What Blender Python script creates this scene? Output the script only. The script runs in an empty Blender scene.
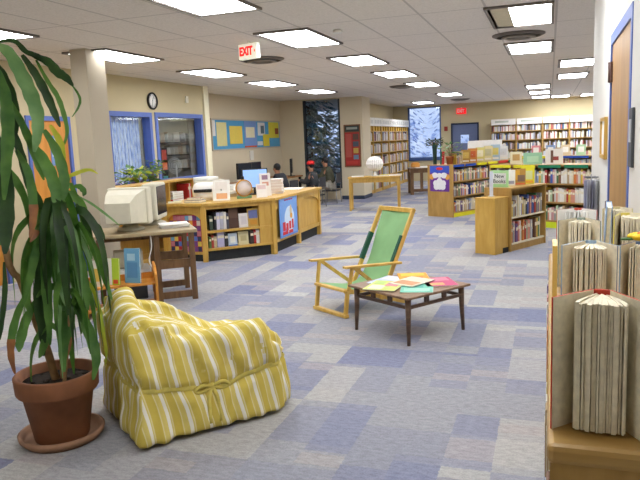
import bpy, bmesh, math, random
from mathutils import Vector, Matrix, noise
from mathutils.bvhtree import BVHTree
random.seed(11)
PI = math.pi
scn = bpy.context.scene
COL = scn.collection

# ------------------------------------------------------------------ helpers
def lin(c):
    return tuple(((v/255)/12.92 if v/255 <= .04045 else ((v/255+.055)/1.055)**2.4) for v in c)

def tag(o, label=None, cat=None, group=None, kind=None):
    if label: o['label'] = label
    if cat: o['category'] = cat
    if group: o['group'] = group
    if kind: o['kind'] = kind
    return o

def thing(name, label, cat, loc=(0, 0, 0), rotz=0, group=None):
    o = bpy.data.objects.new(name, None)
    COL.objects.link(o)
    o.location = loc
    o.rotation_euler = (0, 0, rotz)
    o.empty_display_size = .1
    return tag(o, label, cat, group)

class MB:
    def __init__(self):
        self.bm = bmesh.new()
    def _take(self, verts, m, smooth=False):
        for f in {f for v in verts for f in v.link_faces}:
            f.material_index = m
            f.smooth = smooth
    def box(self, x0, x1, y0, y1, z0, z1, m=0, bev=0, M=None):
        r = bmesh.ops.create_cube(self.bm, size=1)
        vs = r['verts']
        T = Matrix.Translation(((x0+x1)/2, (y0+y1)/2, (z0+z1)/2)) @ Matrix.Diagonal((abs(x1-x0), abs(y1-y0), abs(z1-z0), 1))
        if M is not None: T = M @ T
        bmesh.ops.transform(self.bm, matrix=T, verts=vs)
        self._take(vs, m)
        if bev:
            es = list({e for v in vs for e in v.link_edges})
            bmesh.ops.bevel(self.bm, geom=es, offset=bev, segments=2, affect='EDGES', profile=.5, material=-1)
        return self
    def bar(self, a, b, w, h, m=0, up=(0, 0, 1), bev=0):
        a, b = Vector(a), Vector(b)
        d = b-a
        L = d.length
        d.normalize()
        u = Vector(up)
        if abs(d.dot(u)) > .98: u = Vector((0, 1, 0))
        s = d.cross(u).normalized()
        u = s.cross(d)
        M = Matrix(((d.x, s.x, u.x, 0), (d.y, s.y, u.y, 0), (d.z, s.z, u.z, 0), (0, 0, 0, 1)))
        return self.box(0, L, -w/2, w/2, -h/2, h/2, m, bev, Matrix.Translation(a) @ M)
    def tube(self, pts, rad, m=0, n=8, cap=True, smooth=True):
        pts = [Vector(p) for p in pts]
        if not hasattr(rad, '__len__'): rad = [rad]*len(pts)
        rings = []
        ref = None
        for i, p in enumerate(pts):
            t = (pts[min(i+1, len(pts)-1)]-pts[max(i-1, 0)]).normalized()
            if ref is None:
                ref = Vector((1, 0, 0)) if abs(t.x) < .8 else Vector((0, 1, 0))
            a = (ref-t*ref.dot(t)).normalized()
            ref = a
            b = t.cross(a)
            rings.append([self.bm.verts.new(p+(a*math.cos(k*2*PI/n)+b*math.sin(k*2*PI/n))*rad[i]) for k in range(n)])
        for i in range(len(rings)-1):
            for k in range(n):
                f = self.bm.faces.new((rings[i][k], rings[i][(k+1) % n], rings[i+1][(k+1) % n], rings[i+1][k]))
                f.material_index = m
                f.smooth = smooth
        if cap:
            for r in (rings[0][::-1], rings[-1]):
                f = self.bm.faces.new(r)
                f.material_index = m
        return self
    def lathe(self, prof, c=(0, 0, 0), m=0, n=32, smooth=True, pleat=0, cap=True):
        c = Vector(c)
        rings = []
        for (r, z) in prof:
            ring = []
            for k in range(n):
                rr = r*(1+(pleat if k % 2 else -pleat))
                ring.append(self.bm.verts.new(c+Vector((rr*math.cos(k*2*PI/n), rr*math.sin(k*2*PI/n), z))))
            rings.append(ring)
        for i in range(len(rings)-1):
            for k in range(n):
                f = self.bm.faces.new((rings[i][k], rings[i][(k+1) % n], rings[i+1][(k+1) % n], rings[i+1][k]))
                f.material_index = m
                f.smooth = smooth
        if cap and prof[0][0] > 1e-4:
            f = self.bm.faces.new(rings[0][::-1]); f.material_index = m
        if cap and prof[-1][0] > 1e-4:
            f = self.bm.faces.new(rings[-1]); f.material_index = m
        return self
    def prism(self, poly, z0, z1, m=0, M=None):
        lo = [self.bm.verts.new((x, y, z0)) for x, y in poly]
        hi = [self.bm.verts.new((x, y, z1)) for x, y in poly]
        n = len(poly)
        fs = [self.bm.faces.new(lo[::-1]), self.bm.faces.new(hi)]
        for k in range(n):
            fs.append(self.bm.faces.new((lo[k], lo[(k+1) % n], hi[(k+1) % n], hi[k])))
        for f in fs: f.material_index = m
        if M is not None: bmesh.ops.transform(self.bm, matrix=M, verts=lo+hi)
        return self
    def ball(self, c, r, m=0, sc=(1, 1, 1), seg=12):
        vs = bmesh.ops.create_uvsphere(self.bm, u_segments=seg, v_segments=max(6, seg//2), radius=r)['verts']
        bmesh.ops.transform(self.bm, matrix=Matrix.Translation(c) @ Matrix.Diagonal((*sc, 1)), verts=vs)
        self._take(vs, m, True)
        return self
    def face(self, pts, m=0, smooth=False):
        f = self.bm.faces.new([self.bm.verts.new(p) for p in pts])
        f.material_index = m
        f.smooth = smooth
        return self
    def mesh(self, name, mats):
        bmesh.ops.recalc_face_normals(self.bm, faces=self.bm.faces[:])
        me = bpy.data.meshes.new(name)
        self.bm.to_mesh(me)
        self.bm.free()
        for m in (mats if isinstance(mats, (list, tuple)) else [mats]): me.materials.append(m)
        return me
    def build(self, name, mats, parent=None, loc=(0, 0, 0), rotz=0):
        o = bpy.data.objects.new(name, self.mesh(name, mats))
        COL.objects.link(o)
        o.location = loc
        o.rotation_euler = (0, 0, rotz)
        if parent: o.parent = parent
        return o

def copy_tree(o, parent=None):
    c = o.copy()
    COL.objects.link(c)
    if parent: c.parent = parent
    for ch in list(o.children): copy_tree(ch, c)
    return c

def structure(mb, name, mats, loc=(0, 0, 0)):
    return tag(mb.build(name, mats, None, loc), kind='structure')

def catmull(pts, n=5):
    P = [Vector(p) for p in pts]
    P = [P[0]*2-P[1]]+P+[P[-1]*2-P[-2]]
    out = []
    for i in range(1, len(P)-2):
        for k in range(n):
            t = k/n
            a, b, c, d = P[i-1:i+3]
            out.append(.5*((2*b)+(c-a)*t+(2*a-5*b+4*c-d)*t*t+(3*b-a-3*c+d)*t**3))
    out.append(P[-2])
    return out

# ------------------------------------------------------------------ materials
def new_mat(name):
    m = bpy.data.materials.new(name)
    m.use_nodes = True
    nt = m.node_tree
    return m, nt, nt.nodes['Principled BSDF']

def N(nt, kind, **kw):
    n = nt.nodes.new(kind)
    for k, v in kw.items(): setattr(n, k, v)
    return n

def plain(name, rgb, rough=.6, metal=0, var=.06, scale=18, spec=.3, trans=0):
    """base colour with a faint procedural mottling"""
    m, nt, b = new_mat(name)
    c = lin(rgb)
    tc = N(nt, 'ShaderNodeTexCoord')
    nz = N(nt, 'ShaderNodeTexNoise')
    nz.inputs['Scale'].default_value = scale
    nt.links.new(tc.outputs['Object'], nz.inputs['Vector'])
    r = N(nt, 'ShaderNodeValToRGB')
    r.color_ramp.elements[0].position = .3
    r.color_ramp.elements[1].position = .7
    r.color_ramp.elements[0].color = (*[v*(1-var) for v in c], 1)
    r.color_ramp.elements[1].color = (*[min(1, v*(1+var)) for v in c], 1)
    nt.links.new(nz.outputs['Fac'], r.inputs['Fac'])
    nt.links.new(r.outputs['Color'], b.inputs['Base Color'])
    b.inputs['Roughness'].default_value = rough
    b.inputs['Metallic'].default_value = metal
    b.inputs['Specular IOR Level'].default_value = spec
    return m

def wood(name, c1, c2, scale=(2, 2, 22), rough=.42):
    m, nt, b = new_mat(name)
    tc = N(nt, 'ShaderNodeTexCoord')
    mp = N(nt, 'ShaderNodeMapping')
    mp.inputs['Scale'].default_value = (scale[2], scale[1]*8, scale[0])
    nt.links.new(tc.outputs['Object'], mp.inputs['Vector'])
    nz = N(nt, 'ShaderNodeTexNoise')
    nz.inputs['Scale'].default_value = 1.6
    nz.inputs['Detail'].default_value = 5
    nz.inputs['Distortion'].default_value = .6
    nt.links.new(mp.outputs['Vector'], nz.inputs['Vector'])
    r = N(nt, 'ShaderNodeValToRGB')
    r.color_ramp.elements[0].position = .32
    r.color_ramp.elements[1].position = .68
    r.color_ramp.elements[0].color = (*lin(c1), 1)
    r.color_ramp.elements[1].color = (*lin(c2), 1)
    nt.links.new(nz.outputs['Fac'], r.inputs['Fac'])
    nt.links.new(r.outputs['Color'], b.inputs['Base Color'])
    b.inputs['Roughness'].default_value = rough
    return m

def emit(name, rgb, s):
    m, nt, b = new_mat(name)
    b.inputs['Base Color'].default_value = (*lin(rgb), 1)
    b.inputs['Emission Color'].default_value = (*lin(rgb), 1)
    b.inputs['Emission Strength'].default_value = s
    return m

_pc = {}
def P(rgb, rough=.6):
    k = (tuple(rgb), rough)
    if k not in _pc: _pc[k] = plain('paint_%d_%d_%d' % tuple(rgb), rgb, rough, var=.03)
    return _pc[k]

def mat_carpet():
    m, nt, b = new_mat('carpet_tiles')
    L = nt.links.new
    tc = N(nt, 'ShaderNodeTexCoord')
    def wob():
        return WOB.outputs['Vector']
    WN = N(nt, 'ShaderNodeTexNoise'); WN.inputs['Scale'].default_value = 45
    L(tc.outputs['Object'], WN.inputs['Vector'])
    WS = N(nt, 'ShaderNodeVectorMath', operation='SCALE'); L(WN.outputs['Color'], WS.inputs[0]); WS.inputs['Scale'].default_value = .022
    WOB = N(nt, 'ShaderNodeVectorMath', operation='ADD'); L(tc.outputs['Object'], WOB.inputs[0]); L(WS.outputs['Vector'], WOB.inputs[1])
    def floor_cell(sx, sy, ox=0.):
        mp = N(nt, 'ShaderNodeMapping')
        mp.inputs['Scale'].default_value = (1/sx, 1/sy, 0)
        mp.inputs['Location'].default_value = (ox, ox*.37, 0)
        L(wob(), mp.inputs['Vector'])
        v = N(nt, 'ShaderNodeVectorMath', operation='FLOOR')
        L(mp.outputs['Vector'], v.inputs[0])
        w = N(nt, 'ShaderNodeTexWhiteNoise', noise_dimensions='3D')
        L(v.outputs['Vector'], w.inputs['Vector'])
        return w.outputs['Value']
    sel = floor_cell(.96, .96)
    big = floor_cell(.96, .96, 7.)
    # layouts inside a 0.96 m block
    big2 = floor_cell(.48, 1.44, 3.)
    rows = floor_cell(.96, .48, 3.)
    cols = floor_cell(.48, .48, 5.)
    strips = floor_cell(.24, .96, 9.)
    thin = floor_cell(.24, .12, 2.)
    small = floor_cell(.24, .48, 4.)
    small2 = floor_cell(.24, .64, 6.)
    def pick(a, bb, thr):
        g = N(nt, 'ShaderNodeMath', operation='GREATER_THAN')
        L(sel, g.inputs[0]); g.inputs[1].default_value = thr
        mx = N(nt, 'ShaderNodeMix', data_type='FLOAT')
        L(g.outputs[0], mx.inputs[0])
        L(a, mx.inputs[2]); L(bb, mx.inputs[3])
        return mx.outputs[0]
    v = pick(cols, rows, .2)
    v = pick(v, big2, .38)
    v = pick(v, strips, .66)
    v = pick(v, cols, .8)
    r = N(nt, 'ShaderNodeValToRGB')
    r.color_ramp.interpolation = 'CONSTANT'
    e = r.color_ramp.elements
    stops = [(0, (170, 168, 166)), (.17, (156, 156, 161)), (.34, (178, 176, 173)), (.5, (148, 149, 159)),
             (.62, (166, 164, 166)), (.74, (138, 140, 158)), (.86, (132, 135, 158)), (.93, (152, 151, 158))]
    e[0].position, e[0].color = 0, (*lin(stops[0][1]), 1)
    e[1].position, e[1].color = stops[1][0], (*lin(stops[1][1]), 1)
    for p, c in stops[2:]:
        x = e.new(p); x.color = (*lin(c), 1)
    L(v, r.inputs['Fac'])
    cur = r.outputs['Color']
    for src, thr, colr, amt in ((small, .8, (140, 142, 160), .6), (small2, .86, (132, 136, 160), .6), (small2, -.12, (182, 178, 172), .6)):
        g0 = N(nt, 'ShaderNodeMath', operation='GREATER_THAN' if thr > 0 else 'LESS_THAN'); L(src, g0.inputs[0]); g0.inputs[1].default_value = abs(thr)
        g1 = N(nt, 'ShaderNodeMath', operation='MULTIPLY'); L(g0.outputs[0], g1.inputs[0]); g1.inputs[1].default_value = amt
        m0 = N(nt, 'ShaderNodeMix', data_type='RGBA'); L(g1.outputs[0], m0.inputs[0]); L(cur, m0.inputs[6]); m0.inputs[7].default_value = (*lin(colr), 1)
        cur = m0.outputs[2]
    # thin accents and pile
    g = N(nt, 'ShaderNodeMath', operation='GREATER_THAN'); L(thin, g.inputs[0]); g.inputs[1].default_value = .9
    g2 = N(nt, 'ShaderNodeMath', operation='MULTIPLY'); L(g.outputs[0], g2.inputs[0]); g2.inputs[1].default_value = .5
    mx = N(nt, 'ShaderNodeMix', data_type='RGBA')
    L(g2.outputs[0], mx.inputs[0]); L(cur, mx.inputs[6])
    mx.inputs[7].default_value = (*lin((176, 166, 162)), 1)
    nz = N(nt, 'ShaderNodeTexNoise'); nz.inputs['Scale'].default_value = 110; nz.inputs['Detail'].default_value = 3
    L(tc.outputs['Object'], nz.inputs['Vector'])
    mp = N(nt, 'ShaderNodeMapping'); mp.inputs['Scale'].default_value = (14, 30, 1)
    L(tc.outputs['Object'], mp.inputs['Vector'])
    nz2 = N(nt, 'ShaderNodeTexNoise'); nz2.inputs['Scale'].default_value = 1.5; L(mp.outputs['Vector'], nz2.inputs['Vector'])
    ad = N(nt, 'ShaderNodeMath', operation='ADD'); L(nz.outputs['Fac'], ad.inputs[0]); L(nz2.outputs['Fac'], ad.inputs[1])
    mr = N(nt, 'ShaderNodeMapRange'); L(ad.outputs[0], mr.inputs[0])
    mr.inputs[1].default_value = .7; mr.inputs[2].default_value = 1.3
    mr.inputs[3].default_value = .78; mr.inputs[4].default_value = 1.16
    mu = N(nt, 'ShaderNodeMix', data_type='RGBA', blend_type='MULTIPLY'); mu.inputs[0].default_value = 1
    L(mx.outputs[2], mu.inputs[6]); L(mr.outputs[0], mu.inputs[7])
    L(mu.outputs[2], b.inputs['Base Color'])
    b.inputs['Roughness'].default_value = .95
    b.inputs['Specular IOR Level'].default_value = .1
    return m

def mat_ceiling():
    m, nt, b = new_mat('ceiling_tiles')
    L = nt.links.new
    tc = N(nt, 'ShaderNodeTexCoord')
    sp = N(nt, 'ShaderNodeSeparateXYZ'); L(tc.outputs['Object'], sp.inputs[0])
    outs = []
    for ax, off, size in (('X', .575, .61), ('Y', -6.39, 1.22)):
        a = N(nt, 'ShaderNodeMath', operation='ADD'); L(sp.outputs[ax], a.inputs[0]); a.inputs[1].default_value = off
        d = N(nt, 'ShaderNodeMath', operation='DIVIDE'); L(a.outputs[0], d.inputs[0]); d.inputs[1].default_value = size
        f = N(nt, 'ShaderNodeMath', operation='FRACT'); L(d.outputs[0], f.inputs[0])
        c = N(nt, 'ShaderNodeMath', operation='LESS_THAN'); L(f.outputs[0], c.inputs[0]); c.inputs[1].default_value = .022/size
        outs.append(c.outputs[0])
    mxm = N(nt, 'ShaderNodeMath', operation='MAXIMUM'); L(outs[0], mxm.inputs[0]); L(outs[1], mxm.inputs[1])
    nz = N(nt, 'ShaderNodeTexNoise'); nz.inputs['Scale'].default_value = 60; nz.inputs['Detail'].default_value = 4
    L(tc.outputs['Object'], nz.inputs['Vector'])
    r = N(nt, 'ShaderNodeValToRGB')
    r.color_ramp.elements[0].position = .35; r.color_ramp.elements[1].position = .6
    r.color_ramp.elements[0].color = (*lin((226, 219, 209)), 1)
    r.color_ramp.elements[1].color = (*lin((238, 231, 222)), 1)
    L(nz.outputs['Fac'], r.inputs['Fac'])
    mx = N(nt, 'ShaderNodeMix', data_type='RGBA'); L(mxm.outputs[0], mx.inputs[0])
    L(r.outputs['Color'], mx.inputs[6]); mx.inputs[7].default_value = (*lin((200, 193, 184)), 1)
    L(mx.outputs[2], b.inputs['Base Color'])
    b.inputs['Roughness'].default_value = .9
    return m

def mat_stripes():
    """slipcover stripes: reads the running measure across the cloth"""
    m, nt, b = new_mat('striped_cloth')
    L = nt.links.new
    at = N(nt, 'ShaderNodeAttribute', attribute_name='run')
    d = N(nt, 'ShaderNodeMath', operation='DIVIDE'); L(at.outputs['Fac'], d.inputs[0]); d.inputs[1].default_value = .108
    f = N(nt, 'ShaderNodeMath', operation='FRACT'); L(d.outputs[0], f.inputs[0])
    r = N(nt, 'ShaderNodeValToRGB')
    r.color_ramp.interpolation = 'CONSTANT'
    e = r.color_ramp.elements
    Y, Y2, W, C = (206, 184, 86), (213, 195, 110), (236, 232, 218), (222, 210, 156)
    seq = [(0, Y), (.26, C), (.32, Y2), (.56, W), (.74, Y2), (.80, C), (.86, Y)]
    e[0].position, e[0].color = 0, (*lin(seq[0][1]), 1)
    e[1].position, e[1].color = seq[1][0], (*lin(seq[1][1]), 1)
    for p, c in seq[2:]:
        x = e.new(p); x.color = (*lin(c), 1)
    L(f.outputs[0], r.inputs['Fac'])
    tc = N(nt, 'ShaderNodeTexCoord')
    nz = N(nt, 'ShaderNodeTexNoise'); nz.inputs['Scale'].default_value = 9
    L(tc.outputs['Object'], nz.inputs['Vector'])
    bp = N(nt, 'ShaderNodeBump'); bp.inputs['Strength'].default_value = .35; bp.inputs['Distance'].default_value = .03
    L(nz.outputs['Fac'], bp.inputs['Height'])
    L(bp.outputs['Normal'], b.inputs['Normal'])
    L(r.outputs['Color'], b.inputs['Base Color'])
    b.inputs['Roughness'].default_value = .85
    b.inputs['Specular IOR Level'].default_value = .15
    return m

def mat_objcol(name, rough=.55):
    m, nt, b = new_mat(name)
    oi = N(nt, 'ShaderNodeObjectInfo')
    tc = N(nt, 'ShaderNodeTexCoord')
    nz = N(nt, 'ShaderNodeTexNoise'); nz.inputs['Scale'].default_value = 5
    nt.links.new(tc.outputs['Object'], nz.inputs['Vector'])
    mr = N(nt, 'ShaderNodeMapRange'); nt.links.new(nz.outputs['Fac'], mr.inputs[0])
    mr.inputs[3].default_value = .85; mr.inputs[4].default_value = 1.12
    mu = N(nt, 'ShaderNodeMix', data_type='RGBA', blend_type='MULTIPLY'); mu.inputs[0].default_value = 1
    nt.links.new(oi.outputs['Color'], mu.inputs[6]); nt.links.new(mr.outputs[0], mu.inputs[7])
    nt.links.new(mu.outputs[2], b.inputs['Base Color'])
    b.inputs['Roughness'].default_value = rough
    return m

def mat_attr(name):
    m, nt, b = new_mat(name)
    a = N(nt, 'ShaderNodeAttribute', attribute_name='tint')
    nt.links.new(a.outputs['Color'], b.inputs['Base Color'])
    b.inputs['Roughness'].default_value = .6
    return m

def mat_leaf(name, c1, c2, rough=.5):
    m, nt, b = new_mat(name)
    tc = N(nt, 'ShaderNodeTexCoord')
    nz = N(nt, 'ShaderNodeTexNoise'); nz.inputs['Scale'].default_value = 7; nz.inputs['Detail'].default_value = 3
    nt.links.new(tc.outputs['Object'], nz.inputs['Vector'])
    r = N(nt, 'ShaderNodeValToRGB')
    r.color_ramp.elements[0].position = .35; r.color_ramp.elements[1].position = .65
    r.color_ramp.elements[0].color = (*lin(c1), 1); r.color_ramp.elements[1].color = (*lin(c2), 1)
    nt.links.new(nz.outputs['Fac'], r.inputs['Fac'])
    nt.links.new(r.outputs['Color'], b.inputs['Base Color'])
    b.inputs['Roughness'].default_value = rough
    return m

def translucent(m, fac):
    """thin leaf: lets part of the light through"""
    nt = m.node_tree
    b = nt.nodes['Principled BSDF']
    tl = N(nt, 'ShaderNodeBsdfTranslucent')
    nt.links.new(b.inputs['Base Color'].links[0].from_socket, tl.inputs['Color'])
    mx = N(nt, 'ShaderNodeMixShader'); mx.inputs[0].default_value = fac
    nt.links.new(b.outputs[0], mx.inputs[1]); nt.links.new(tl.outputs[0], mx.inputs[2])
    nt.links.new(mx.outputs[0], nt.nodes['Material Output'].inputs['Surface'])

def mat_glass():
    m, nt, b = new_mat('window_glass')
    nt.nodes.remove(b)
    tr = N(nt, 'ShaderNodeBsdfTransparent'); gl = N(nt, 'ShaderNodeBsdfGlossy')
    tr.inputs[0].default_value = (.92, .95, .97, 1); gl.inputs['Roughness'].default_value = .03
    mx = N(nt, 'ShaderNodeMixShader'); mx.inputs[0].default_value = .06
    nt.links.new(tr.outputs[0], mx.inputs[1]); nt.links.new(gl.outputs[0], mx.inputs[2])
    nt.links.new(mx.outputs[0], nt.nodes['Material Output'].inputs['Surface'])
    return m

M_carpet, M_ceil, M_stripe, M_glass = mat_carpet(), mat_ceiling(), mat_stripes(), mat_glass()
M_book, M_books = mat_objcol('book_cover'), mat_attr('small_book_covers')
M_page = plain('page_paper', (226, 216, 190), .8, var=.1, scale=60)
M_pagew = plain('white_page', (238, 236, 230), .8)
M_wall = plain('wall_paint', (196, 183, 148), .8, var=.015, scale=3)
M_wallw = plain('white_wall_paint', (222, 219, 211), .8, var=.015, scale=3)
M_wallp = plain('pale_wall_paint', (186, 175, 154), .8, var=.015, scale=3)
M_wallg = plain('grey_wall_paint', (214, 201, 174), .8, var=.015, scale=3)
M_cream = plain('cream_trim', (228, 220, 190), .6, var=.02)
M_blue = plain('blue_frame', (88, 110, 178), .45, var=.04)
M_oak = wood('honey_oak', (190, 148, 62), (206, 166, 82), (2, 1, 14))
M_oak2 = wood('tan_oak', (164, 126, 62), (184, 146, 80), (2, 1, 14))
M_oakd = wood('shelf_oak', (166, 128, 64), (182, 146, 84), (14, 1, 2))
M_orange = wood('orange_wood', (196, 128, 44), (212, 146, 60), (2, 1, 12))
M_doorw = wood('door_veneer', (160, 116, 56), (178, 136, 74), (1.2, .5, 10))
M_walnut = wood('walnut', (74, 54, 40), (104, 78, 56), (16, 1, 2))
M_walnutt = wood('walnut_top', (112, 84, 60), (146, 112, 80), (3, 1, 16))
M_brown = wood('brown_wood', (92, 66, 40), (122, 90, 56), (2, 1, 14))
M_pine = wood('pine_frame', (208, 164, 72), (226, 186, 98), (4, 1, 12))
M_terra = plain('terracotta', (136, 88, 58), .75, var=.18, scale=7)
M_saucer = plain('stained_terracotta', (156, 118, 92), .8, var=.22, scale=9)
M_soil = plain('soil', (46, 36, 28), .95, var=.4, scale=40)
M_trunk = plain('plant_stem', (140, 108, 70), .8, var=.2, scale=30)
M_leaf = [mat_leaf('leaf_dark', (28, 52, 20), (52, 84, 32)), mat_leaf('leaf_mid', (58, 102, 36), (96, 140, 56)),
          mat_leaf('leaf_pale', (96, 140, 78), (130, 168, 104)), mat_leaf('leaf_yellow', (150, 170, 40), (196, 196, 60)),
          mat_leaf('leaf_brown', (120, 70, 30), (170, 110, 50))]
M_green = plain('green_canvas', (142, 186, 132), .8, var=.07, scale=6)
M_greend = plain('dark_green_canvas', (48, 92, 76), .8)
M_black = plain('black_plastic', (28, 28, 30), .5)
M_dark = plain('dark_kick', (44, 46, 46), .8, var=.15)
M_metal = plain('grey_metal', (150, 150, 152), .4, .6)
M_beige = plain('beige_plastic', (206, 200, 178), .5, var=.03)
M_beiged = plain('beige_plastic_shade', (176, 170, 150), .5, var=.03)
M_white = plain('white_card', (236, 234, 228), .7, var=.02)
M_screen = plain('dark_screen', (30, 36, 46), .15)
M_lamp = emit('lit_diffuser', (247, 250, 255), 16.5)
M_dim = plain('unlit_diffuser', (216, 206, 176), .5)
M_lframe = plain('light_frame', (120, 112, 104), .5)

# ------------------------------------------------------------------ the setting
H = 2.74
structure(MB().box(-9.7, 4.2, -2.2, 24.9, -.1, 0), 'floor', M_carpet)
structure(MB().box(-9.7, 4.2, -2.2, 24.9, H, H+.1), 'ceiling', M_ceil)
WX = -6.35
# left wall with the two window openings and two doorways
mb = MB()
w0, w1 = WX-.14, WX
mb.box(w0, w1, -2.2, 5.62, 0, H)
mb.box(w0, w1, 5.62, 6.38, 2.08, H)
mb.box(w0, w1, 6.38, 6.88, 0, H)
mb.box(w0, w1, 6.88, 7.72, 2.08, H)
mb.box(w0, w1, 7.72, 8.56, 0, H)
mb.box(w0, w1, 8.56, 9.76, 0, 1.0); mb.box(w0, w1, 8.56, 9.76, 2.19, H)
mb.box(w0, w1, 9.76, 9.86, 0, H)
mb.box(w0, w1, 9.86, 11.5, 0, .98); mb.box(w0, w1, 9.86, 11.5, 2.2, H)
mb.box(w0, w1, 11.5, 11.56, 0, H)
structure(mb, 'wall_left', M_wall)
structure(MB().box(WX-.75, WX+.04, 11.56, 11.74, 0, H), 'trim_1', M_cream)
structure(MB().box(-7.24, -7.1, 11.74, 17.3, 0, H), 'wall_alcove', M_wallg)
# cross wall with the tall window, and its pillar
mb = MB()
mb.box(-7.24, -6.42, 17.3, 17.44, 0, H); mb.box(-6.42, -5.36, 17.3, 17.44, 0, .3); mb.box(-6.42, -5.36, 17.3, 17.44, 2.71, H)
structure(mb, 'wall_cross', M_wallg)
structure(MB().box(-5.36, -4.74, 17.3, 18.12, 0, H), 'wall_pillar', M_wallg)
structure(MB().box(-5.37, -4.735, 17.285, 18.13, 0, .1), 'baseboard_pillar', P((60, 70, 90)))
structure(MB().box(-5.64, -5.5, 18.12, 24.4, 0, H), 'wall_shelving', M_wall)
mb = MB()
mb.box(-5.64, -4.95, 24.4, 24.54, 0, H)
mb.box(-4.95, -3.74, 24.4, 24.54, 0, .74); mb.box(-4.95, -3.74, 24.4, 24.54, 2.68, H)
mb.box(-3.74, -3.38, 24.4, 24.54, 0, H); mb.box(-3.38, -2.4, 24.4, 24.54, 2.04, H)
mb.box(-2.4, 4.2, 24.4, 24.54, 0, H)
structure(mb, 'wall_far', M_wall)
# right wall with the veneer door
RX = .347
mb = MB()
mb.box(RX, RX+.16, -2.2, 3.36, 0, H); mb.box(RX, RX+.16, 3.36, 4.5, 2.16, H); mb.box(RX, RX+.16, 4.5, 6.27, 0, H)
structure(mb, 'wall_right', M_wallw)
structure(MB().box(RX+.16, 4.2, 6.13, 6.27, 0, H), 'wall_return', M_wallw)
structure(MB().box(4.06, 4.2, 6.27, 24.4, 0, H), 'wall_east', M_wall)
structure(MB().box(WX, RX, -2.2, -2.06, 0, H), 'wall_behind', M_wall)
structure(MB().box(-5.16, -4.94, 6.38, 6.72, 0, H, bev=.008), 'wall_column', M_wallp)
structure(MB().box(WX, WX+.015, 7.8, 11.56, 0, .1), 'baseboard_left', P((90, 84, 78)))
structure(MB().box(-7.1, -7.085, 11.74, 17.3, 0, .1), 'baseboard_alcove', P((90, 84, 78)))

def window(n, mbf, mats, glass):
    o = structure(mbf, 'window_%d' % n, mats)
    g = glass.build('pane', M_glass, o)
    return o
# window 1 and 2 (blue steel frames in the left wall)
for n, (y0, y1, z0, z1) in ((1, (8.56, 9.76, 1.0, 2.19)), (2, (9.86, 11.5, .98, 2.2))):
    f = MB()
    t = .075
    a, b_ = WX-.13, WX+.02
    f.box(a, b_, y0, y0+t, z0, z1); f.box(a, b_, y1-t, y1, z0, z1)
    f.box(a, b_, y0+t, y1-t, z0, z0+t); f.box(a, b_, y0+t, y1-t, z1-t, z1)
    f.box(WX-.01, WX+.05, y0, y1, z0-.02, z0+.02)
    window(n, f, M_blue, MB().box(WX-.07, WX-.06, y0+t, y1-t, z0+t, z1-t))
f = MB()
f.box(-6.42, -6.37, 17.3, 17.42, .3, 2.71); f.box(-5.41, -5.36, 17.3, 17.42, .3, 2.71)
f.box(-6.37, -5.41, 17.3, 17.42, .3, .36); f.box(-6.37, -5.41, 17.3, 17.42, .86, .9)
window(3, f, P((52, 60, 66)), MB().box(-6.37, -5.41, 17.36, 17.37, .36, 2.71))
f = MB()
f.box(-4.95, -4.9, 24.4, 24.52, .74, 2.68); f.box(-3.79, -3.74, 24.4, 24.52, .74, 2.68)
f.box(-4.9, -3.79, 24.36, 24.52, .74, .86); f.box(-4.9, -3.79, 24.4, 24.52, 2.64, 2.68)
window(4, f, P((70, 92, 140)), MB().box(-4.9, -3.79, 24.46, 24.47, .86, 2.64))
# doors
def door_left(n, y0, y1):
    fr = MB().box(WX-.14, WX+.02, y0, y0+.05, 0, 2.08).box(WX-.14, WX+.02, y1-.05, y1, 0, 2.08).box(WX-.14, WX+.02, y0+.05, y1-.05, 2.02, 2.08)
    o = structure(fr, 'door_%d' % n, M_blue)
    MB().box(WX-.06, WX-.015, y0+.05, y1-.05, .005, 2.02).build('leaf', M_orange, o)
    h = MB().box(WX-.015, WX+.03, y1-.16, y1-.13, .98, 1.06).bar((WX+.03, y1-.145, 1.02), (WX+.03, y1-.27, 1.02), .018, .018)
    h.build('handle', M_metal, o)
    return o
door_left(1, 6.88, 7.72)
door_left(2, 5.62, 6.38)
fr = MB().box(RX-.005, RX+.15, 3.36, 3.42, 0, 2.16).box(RX-.005, RX+.15, 4.45, 4.5, 0, 2.16).box(RX-.005, RX+.15, 3.42, 4.45, 2.1, 2.16)
d3 = structure(fr, 'door_3', M_blue)
MB().box(RX+.004, RX+.045, 3.42, 4.45, .005, 2.1).build('leaf', M_doorw, d3)
for z in (1.94, 1.1, .3):
    MB().tube([(RX-.008, 4.45, z-.06), (RX-.008, 4.45, z+.06)], .012).box(RX-.008, RX+.004, 4.41, 4.5, z-.06, z+.06).build('hinge', P((96, 70, 62)), d3)
mb = MB().box(RX-.03, RX+.004, 3.5, 3.54, .98, 1.1)
mb.bar((RX-.03, 3.52, 1.05), (RX-.03, 3.65, 1.05), .02, .02)
mb.build('handle', M_metal, d3)
fr = MB().box(-3.38, -3.33, 24.36, 24.52, 0, 2.04).box(-2.45, -2.4, 24.36, 24.52, 0, 2.04).box(-3.33, -2.45, 24.36, 24.52, 1.99, 2.04)
d4 = structure(fr, 'door_4', P((48, 56, 76)))
mb = MB().box(-3.33, -3.05, 24.42, 24.47, .005, 1.99).box(-2.75, -2.45, 24.42, 24.47, .005, 1.99).box(-3.05, -2.75, 24.42, 24.47, .005, 1.32).box(-3.05, -2.75, 24.42, 24.47, 1.62, 1.99)
mb.build('leaf', P((104, 116, 150)), d4)
MB().box(-3.05, -2.75, 24.44, 24.45, 1.32, 1.62).build('pane', M_glass, d4)
MB().box(-2.85, -2.55, 24.36, 24.42, .98, 1.06).build('push_bar', P((190, 40, 36)), d4)

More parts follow.
